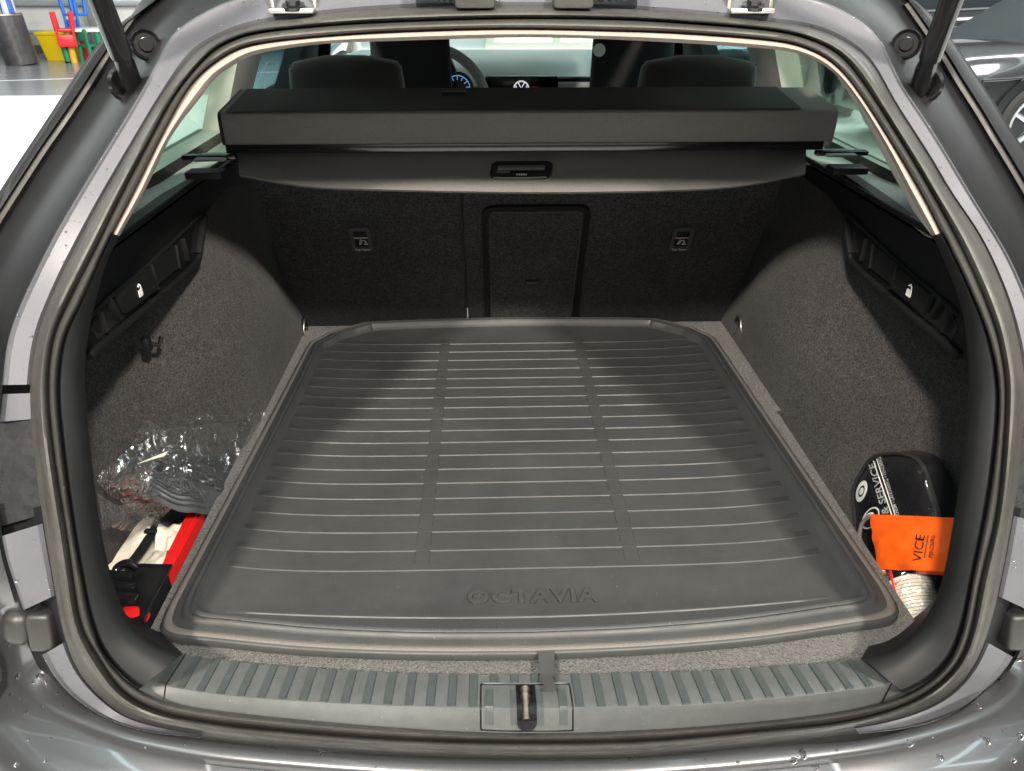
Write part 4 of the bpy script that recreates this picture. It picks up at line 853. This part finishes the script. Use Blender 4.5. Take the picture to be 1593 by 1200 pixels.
sgn = 1 if ((a_*math.cos(th0+.9)+b_*math.sin(th0+.9))[0] < 0) else -1
zp = [c1+axd*LN*h+(a_*math.cos(th0+sgn*dt)+b_*math.sin(th0+sgn*dt))*(cr*1.14) for h, dt in ((1.12, .55), (.98, .62), (.7, .66), (.4, .70), (.15, .74))]
zr = mk('red_zip', tube(crom(zp, 5), .0018, 6), 'red_plastic', SC, 60)
mk('red_film_edge', tube(crom([A(1366, 889, -.045), A(1395, 886, -.040), A(1425, 880, -.036), A(1446, 872, -.03)], 6), [.003, .004, .005, .006, .006, .006, .006, .005, .005, .005, .005, .005, .005, .004, .004, .004, .003, .003, .002][:19], 6), 'orange_film', OP, 60)

# ------------------------------------------------------------------ water drops on the paint
def drops(srcs, n, name, rmin, rmax, cond):
    V, Fc = [], []; bm = bmesh.new(); bmesh.ops.create_icosphere(bm, subdivisions=1, radius=1); bv = np.array([tuple(v.co) for v in bm.verts]); bf = [tuple(x.index for x in f.verts) for f in bm.faces]; bm.free()
    for o in srcs:
        me = o.data; vv = np.array([tuple(v.co) for v in me.vertices])+LOC[o.name]; ar = np.array([p.area for p in me.polygons]); ar = ar/ar.sum(); pick_ = rng.choice(len(ar), n*4, p=ar); c = 0
        for k in pick_:
            if c >= n: break
            p = me.polygons[k]; q = vv[list(p.vertices)]; u, v = rng.random(2); pt = q[0]*(1-u)*(1-v)+q[1]*u*(1-v)+q[2]*u*v+q[-1]*(1-u)*v
            r = CAM-pt; zc = -(r @ _fw); x = CX+F*(-(r @ _rt))/zc; y = CY-F*(-(r @ _up))/zc
            if not cond(x, y): continue
            c += 1; nr = np.array(p.normal)
            if nr @ r < 0: nr = -nr
            a, b = frame((0, 0, 0), Vector(nr)); a, b = np.array(a), np.array(b); rad = rmin+(rmax-rmin)*rng.random()**3; sx_, sy_ = 1+.5*rng.random(), 1
            m0 = len(V); V += [tuple(pt+a*w_[0]*rad*sx_+b*w_[1]*rad*sy_+nr*w_[2]*rad*.45) for w_ in bv]; Fc += [tuple(i+m0 for i in f) for f in bf]
    return mk(name, (V, Fc), 'water', CAR, 180, kind='stuff', label='water drops on the grey paint')
inimg = lambda x, y: -20 < x < 1613 and -20 < y < 1215
drops([FL['upper_flange']], 170, 'water_drops', .0006, .0020, inimg)
drops([o_ for k_, o_ in FL.items() if k_ != 'upper_flange'], 16, 'water_drops', .0006, .0022, inimg)
drops([bumper], 420, 'water_drops', .0008, .0055, lambda x, y: inimg(x, y) and y > 1000)

# ------------------------------------------------------------------ showroom: floor, wall, furniture, parked cars
GZ = -.62
def struct(name, vf, m_):
    o = mk(name, vf, m_, None, None); o['kind'] = 'structure'; return o
struct('showroom_floor', prism([(-40, -12, GZ), (40, -12, GZ), (40, 40, GZ), (-40, 40, GZ)], (0, 0, -.05)), 'tile_white')
struct('dark_floor_strip', prism([(-40, 10.4, GZ+.004), (-2.5, 10.4, GZ+.004), (-2.5, 17, GZ+.004), (-40, 17, GZ+.004)], (0, 0, -.003)), 'tile_grey')
struct('floor_joint', prism([(-14, 10.0, GZ+.008), (-14, 10.06, GZ+.008), (-3, 12.86, GZ+.008), (-3, 12.8, GZ+.008)], (0, 0, -.003)), 'joint')
struct('showroom_ceiling', prism([(-40, -12, 4.6), (40, -12, 4.6), (40, 40, 4.6), (-40, 40, 4.6)], (0, 0, .1)), 'wall_pale')
for k in range(8):
    X = -8.75+2.5*k; cl = thing('added_strip_lamp', 'unseen long strip lamp added under the showroom ceiling for glints', 'lamp', (X, 2, 4.5), 'unseen strip lamps added for glints')  # unseen glowing strips added for glints on film, paint and rubber
    mk('diffuser', box((X, 2, 4.46), (.16, 15, .04), .01), 'glint_strip', cl, 30); mk('housing', box((X, 2, 4.51), (.22, 15.1, .06), .01), 'wall_white', cl, 30)
WL = thing('showroom_wall', 'white panelled showroom wall with grey lower band on the left', 'wall', (-11, 16, GZ))
for k in range(9): mk('wall_panel', box((-14.9+k*1.31, 16.05, GZ+1.82), (1.29, .1, 2.9), .008), 'wall_white', WL, 30)
mk('grey_band', box((-9.6, 16.02, GZ+.24), (12, .1, .24)), 'wall_grey', WL, 30); mk('trim_rail', box((-9.6, 15.98, GZ+.37), (12, .08, .05), .01), 'steel', WL, 30)
mk('skirting', box((-9.6, 15.97, GZ+.07), (12, .08, .14)), 'skirting', WL, 30); mk('upper_rail', box((-9.6, 15.9, GZ+.86), (12, .1, .12), .02), 'steel', WL, 30)
PC = thing('steel_column', 'grey steel column standing before the showroom wall', 'column', (-7.0, 15.6, GZ)); mk('shaft', box((-7.0, 15.6, GZ+2), (.35, .3, 4), .02), 'steel', PC, 30); mk('base_plate', box((-7.0, 15.6, GZ+.02), (.5, .45, .04), .01), 'steel', PC, 30)
# umbrella stand
u0 = onz(36, 101, GZ); US = thing('umbrella_stand', 'dark cylindrical umbrella stand by the showroom wall', 'umbrella stand', tuple(u0))
mk('tube', lathe([(.0, .02), (.24, .02), (.25, 0), (.27, .75), (.25, .75), (.23, .05)], u0, (-.12, 0, 1), 20), 'stand_metal', US, 40); mk('rim', tube([u0+np.array([-.09+.265*math.cos(t), .265*math.sin(t), .75]) for t in np.linspace(0, 6.283, 20, endpoint=False)], .012, 6, True), 'metal', US, 60)
def umb(name, label, dx, tilt, m1, m2, hk):
    b = u0+np.array([dx, -.05, .15]); ax = Vector((tilt, 0, 1)).normalized(); t = thing(name, label, 'umbrella', tuple(b))
    n = 14; V, Fc = lathe([(.02, 0), (.06, .3), (.11, .62), (.10, .80), (.03, .88)], b, ax, n); o = mk('canopy', (V, Fc), m1, t, 40); o.data.materials.append(MATS[m2])
    for p in o.data.polygons: p.material_index = (p.index % n)//2 % 2
    e = np.array(b)+np.array(ax)*.86; h = [e, e+np.array(ax)*.16]+([e+np.array(ax)*.16+np.array([.05*(1-math.cos(t_)), 0, .05*math.sin(t_)]) for t_ in np.linspace(.4, 3.6, 8)] if hk else [])
    mk('handle', tube(h, .014, 8), 'wood' if not hk else 'gloss_black', t, 60)
umb('folded_umbrella', 'folded blue and white umbrella leaning left out of the stand', -.16, -.26, 'umbrella_white', 'umbrella_blue', False)
umb('folded_umbrella', 'folded blue umbrella with a black hooked handle in the stand', .05, -.02, 'umbrella_blue', 'umbrella_white', True)
# yellow bin
yb = onz(106, 93, GZ); YB = thing('yellow_bin', 'yellow plastic toy bin with lid behind the red chair', 'bin', tuple(yb))
def taper(c, w0, d0, w1, d1, h): return loft([[c+np.array([sx_*w_/2, sy_*d_/2, z]) for sx_, sy_ in ((-1, -1), (1, -1), (1, 1), (-1, 1))] for w_, d_, z in ((w0, d0, 0), (w1, d1, h))], True)
V, Fc = taper(yb, .50, .4, .62, .5, .40); Fc += [(0, 3, 2, 1), (4, 5, 6, 7)]; mk('bin_body', (V, Fc), 'toy_yellow', YB, 20); mk('lid', box(yb+np.array([0, 0, .43]), (.68, .54, .06), .02), 'toy_yellow', YB, 40)
# children's table with chairs on it and around it
tb_ = onz(138, 98, GZ); TB = thing('play_table', "small white topped children's table with coloured legs", 'table', tuple(tb_))
mk('table_top', box(tb_+np.array([.02, .2, .50]), (.70, .6, .05), .02), 'toy_white', TB, 40)
for dx, dy, m_ in ((-.22, -.02, 'toy_orange'), (.26, -.02, 'toy_green'), (-.22, .42, 'toy_red'), (.26, .42, 'toy_blue')): mk('leg', tube([tb_+np.array([dx, dy, 0]), tb_+np.array([dx, dy, .48])], [.055, .05], 12), m_, TB, 60)
def chair(name, label, base, m_, inv, rz, legm=None):
    base = np.array(base, float); t = thing(name, label, 'chair', tuple(base), "children's chairs"); c, s_ = math.cos(rz), math.sin(rz)
    def T_(v): 
        v = np.array(v, float)
        if inv: v = np.array([v[0], -v[1], .52-v[2]])
        return base+np.array([v[0]*c-v[1]*s_, v[0]*s_+v[1]*c, v[2]])
    tr_ = lambda vf: ([T_(p) for p in vf[0]], vf[1])
    mk('seat', tr_(box((0, 0, .27), (.30, .28, .04), .015)), m_, t, 40)
    mk('backrest', tr_(box((0, .13, .43), (.28, .03, .18), .012)), m_, t, 40)
    for dx in (-.12, .12):
        for dy in (-.11, .12): mk('leg', tr_(tube([(dx*1.1, dy*1.1, 0), (dx, dy, .26)], [.030, .034], 10)), legm or m_, t, 60)
        mk('back_post', tr_(tube([(dx, .13, .28), (dx, .135, .50)], .022, 8)), m_, t, 60)
q = onz(104, 60, -.35); d_ = ray(104, 75); q = CAM+d_*((14.2)/d_[1])
chair('play_chair', "red children's chair standing upside down with its legs up", (q[0]+.05, 14.2, GZ+.26), 'toy_red', True, .35)
q = CAM+ray(124, 60)*(14.7/ray(124, 60)[1]); chair('play_chair', "blue children's chair upside down on the play table", (q[0], 14.75, GZ+.46), 'toy_blue', True, -.2)
q = CAM+ray(146, 90)*(14.3/ray(146, 90)[1]); chair('play_chair', "green children's chair on the floor beside the play table", (q[0], 14.3, GZ), 'toy_green', False, 2.6)
gl = CAM+ray(104, 85)*(14.2/ray(104, 85)[1]); GP = thing('green_post', 'short green post below the upside down red chair', 'post', (gl[0], 14.2, GZ)); mk('shaft', tube([(gl[0], 14.2, GZ), (gl[0]-.03, 14.2, GZ+.37)], .05, 10), 'toy_green', GP, 60); mk('foot', tube([(gl[0], 14.2, GZ), (gl[0], 14.2, GZ+.03)], .058, 10), 'gloss_black', GP, 60)
# parked cars
def parked(name, label, pos, ang, paint, L=4.5, group=None):
    t = thing(name, label, 'car', tuple(pos), group); c, s_ = math.cos(ang), math.sin(ang); pos = np.array(pos, float)
    T_ = lambda v: pos+np.array([v[0]*c-v[1]*s_, v[0]*s_+v[1]*c, v[2]]); tr_ = lambda vf: ([T_(p) for p in vf[0]], vf[1])
    st = [(-2.25, .55, .30, .62), (-2.18, .74, .24, .74), (-1.9, .86, .22, .82), (-1.3, .90, .22, .86), (-.6, .90, .20, .90), (.4, .90, .20, .92), (1.3, .90, .22, .96), (1.9, .87, .24, .98), (2.2, .80, .30, .95), (2.27, .70, .40, .86)]
    rl = []
    for x, w_, z0, z1 in st:
        pr_ = [(-.92, 0.), (-.98, .12), (-1.0, .35), (-1.0, .60), (-.97, .80), (-.90, .93), (-.75, 1.0), (0, 1.03), (.75, 1.0), (.90, .93), (.97, .80), (1.0, .60), (1.0, .35), (.98, .12), (.92, 0.)]
        rl.append([(x, w_*a, z0+(z1-z0)*b) for a, b in pr_])
    V, Fc = loft(rl); n = len(rl[0]); Fc += [tuple(range(n)), tuple(range(len(V)-1, len(V)-n-1, -1))]; bd = mk('body', tr_((V, Fc)), paint, t, 50)
    cab = [(-1.15, .80, .86), (-.35, .70, 1.36), (.3, .68, 1.45), (1.3, .66, 1.40), (2.05, .74, .95)]
    mk('cabin_glass', tr_(loft([[(x, -w_, .84) for x, w_, z in cab], [(x, -w_*.96, z*.99) for x, w_, z in cab], [(x, 0, z+.02) for x, w_, z in cab], [(x, w_*.96, z*.99) for x, w_, z in cab], [(x, w_, .84) for x, w_, z in cab]])), 'car_glass', t, 30)
    mk('roof', tr_(loft([[(x, -w_*.9, z+.012) for x, w_, z in cab[1:4]], [(x, 0, z+.035) for x, w_, z in cab[1:4]], [(x, w_*.9, z+.012) for x, w_, z in cab[1:4]]])), paint, t, 40)
    for wx in (-1.38, 1.36):
        for sy in (-1, 1):
            mk('wheel_arch', tr_(lathe([(0, 0), (.40, 0), (.40, .012), (0, .013)], (wx, sy*.893, .33), (0, sy, 0), 28)), 'gloss_black', t, 40)
            ty = mk('tyre', tr_(lathe([(.23, -.02), (.24, .04), (.30, .05), (.325, .03), (.325, -.16), (.2, -.16)], (wx, sy*.885, .33), (0, sy, 0), 32)), 'tyre', t, 40)
            sp = [box((0, 0, .12), (.06, .02, .20), .008, (0, R(a), 0)) for a in (0,)]
            parts = [lathe([(.225, .0), (.24, .035), (.215, .03), (.21, 0)], (wx, sy*.89, .33), (0, sy, 0), 32), lathe([(0, .03), (.05, .03), (.06, 0)], (wx, sy*.89, .33), (0, sy, 0), 16)]
            for a in range(5):
                an = R(72*a+10); parts.append(([(wx+(p[0])*math.cos(an)+p[2]*math.sin(an), sy*.91+p[1], .33-p[0]*math.sin(an)+p[2]*math.cos(an)) for p in sp[0][0]], sp[0][1]))
            mk('rim', tr_(join(*parts)), 'rim', ty, 40)
    for sy in (-1, 1):
        for dx in (.05, 1.0):
            mk('door_handle', tr_(box((dx, sy*.915, .80), (.20, .03, .03), .01)), paint, t, 40); mk('door_seam', tr_(tube([(dx+.22, sy*.875, .87), (dx+.24, sy*.905, .6), (dx+.2, sy*.90, .3)], .005, 5)), 'gloss_black', t, 60)
        mk('crease', tr_(tube([(-1.9, sy*.865, .66), (-.6, sy*.905, .70), (1.3, sy*.905, .72), (1.9, sy*.875, .72)], .012, 6)), paint, t, 60)
        mk('headlamp', tr_(box((-2.08, sy*.62, .62), (.16, .30, .12), .04)), 'metal', t, 40)
    mk('grille', tr_(box((-2.25, 0, .45), (.03, .8, .22), .02)), 'gloss_black', t, 40)
    return t
parked('parked_car', 'black parked car in side view at the far right of the showroom', (5.75, 12.1, GZ), 0, 'car_black', group='cars parked in the showroom')
parked('parked_car', 'grey parked car with bright hood and spoked front wheel at the right edge', (5.45, 7.15, GZ), .12, 'car_grey', group='cars parked in the showroom')
parked('parked_car', 'black parked car seen through the right rear side window', (3.6, 10.4, GZ), 1.2, 'car_black', group='cars parked in the showroom')
# lit shutters seen through the windscreen
FY = 15.6; fx = lambda x: ony(x, 70, FY)[0]
SH = thing('shutter_front', 'bright glazed shutter front with cream frames beyond the windscreen', 'window', (1.5, FY, GZ))
mk('wall', box((1, FY+.5, GZ+1.7), (34, .2, 3.6)), 'wall_pale', SH, 30)
for k in range(4):
    X0, X1 = fx(771+102*k), fx(861+102*k); mk('pane', box(((X0+X1)/2, FY+.2, GZ+1.2), (X1-X0+.06, .06, 2.1), .02), 'shutter_light', SH, 30)
for k in range(5):
    X0 = fx(763+103*k); mk('frame_post', box((X0, FY+.1, GZ+1.2), (.15, .12, 2.4), .01), 'frame_cream', SH, 30)
X0, X1 = fx(755), fx(1180)
for z, h in ((.09, .20), (2.3, .25)): mk('frame_rail', box(((X0+X1)/2, FY+.08, GZ+z), (X1-X0, .10, h), .01), 'frame_cream', SH, 30)
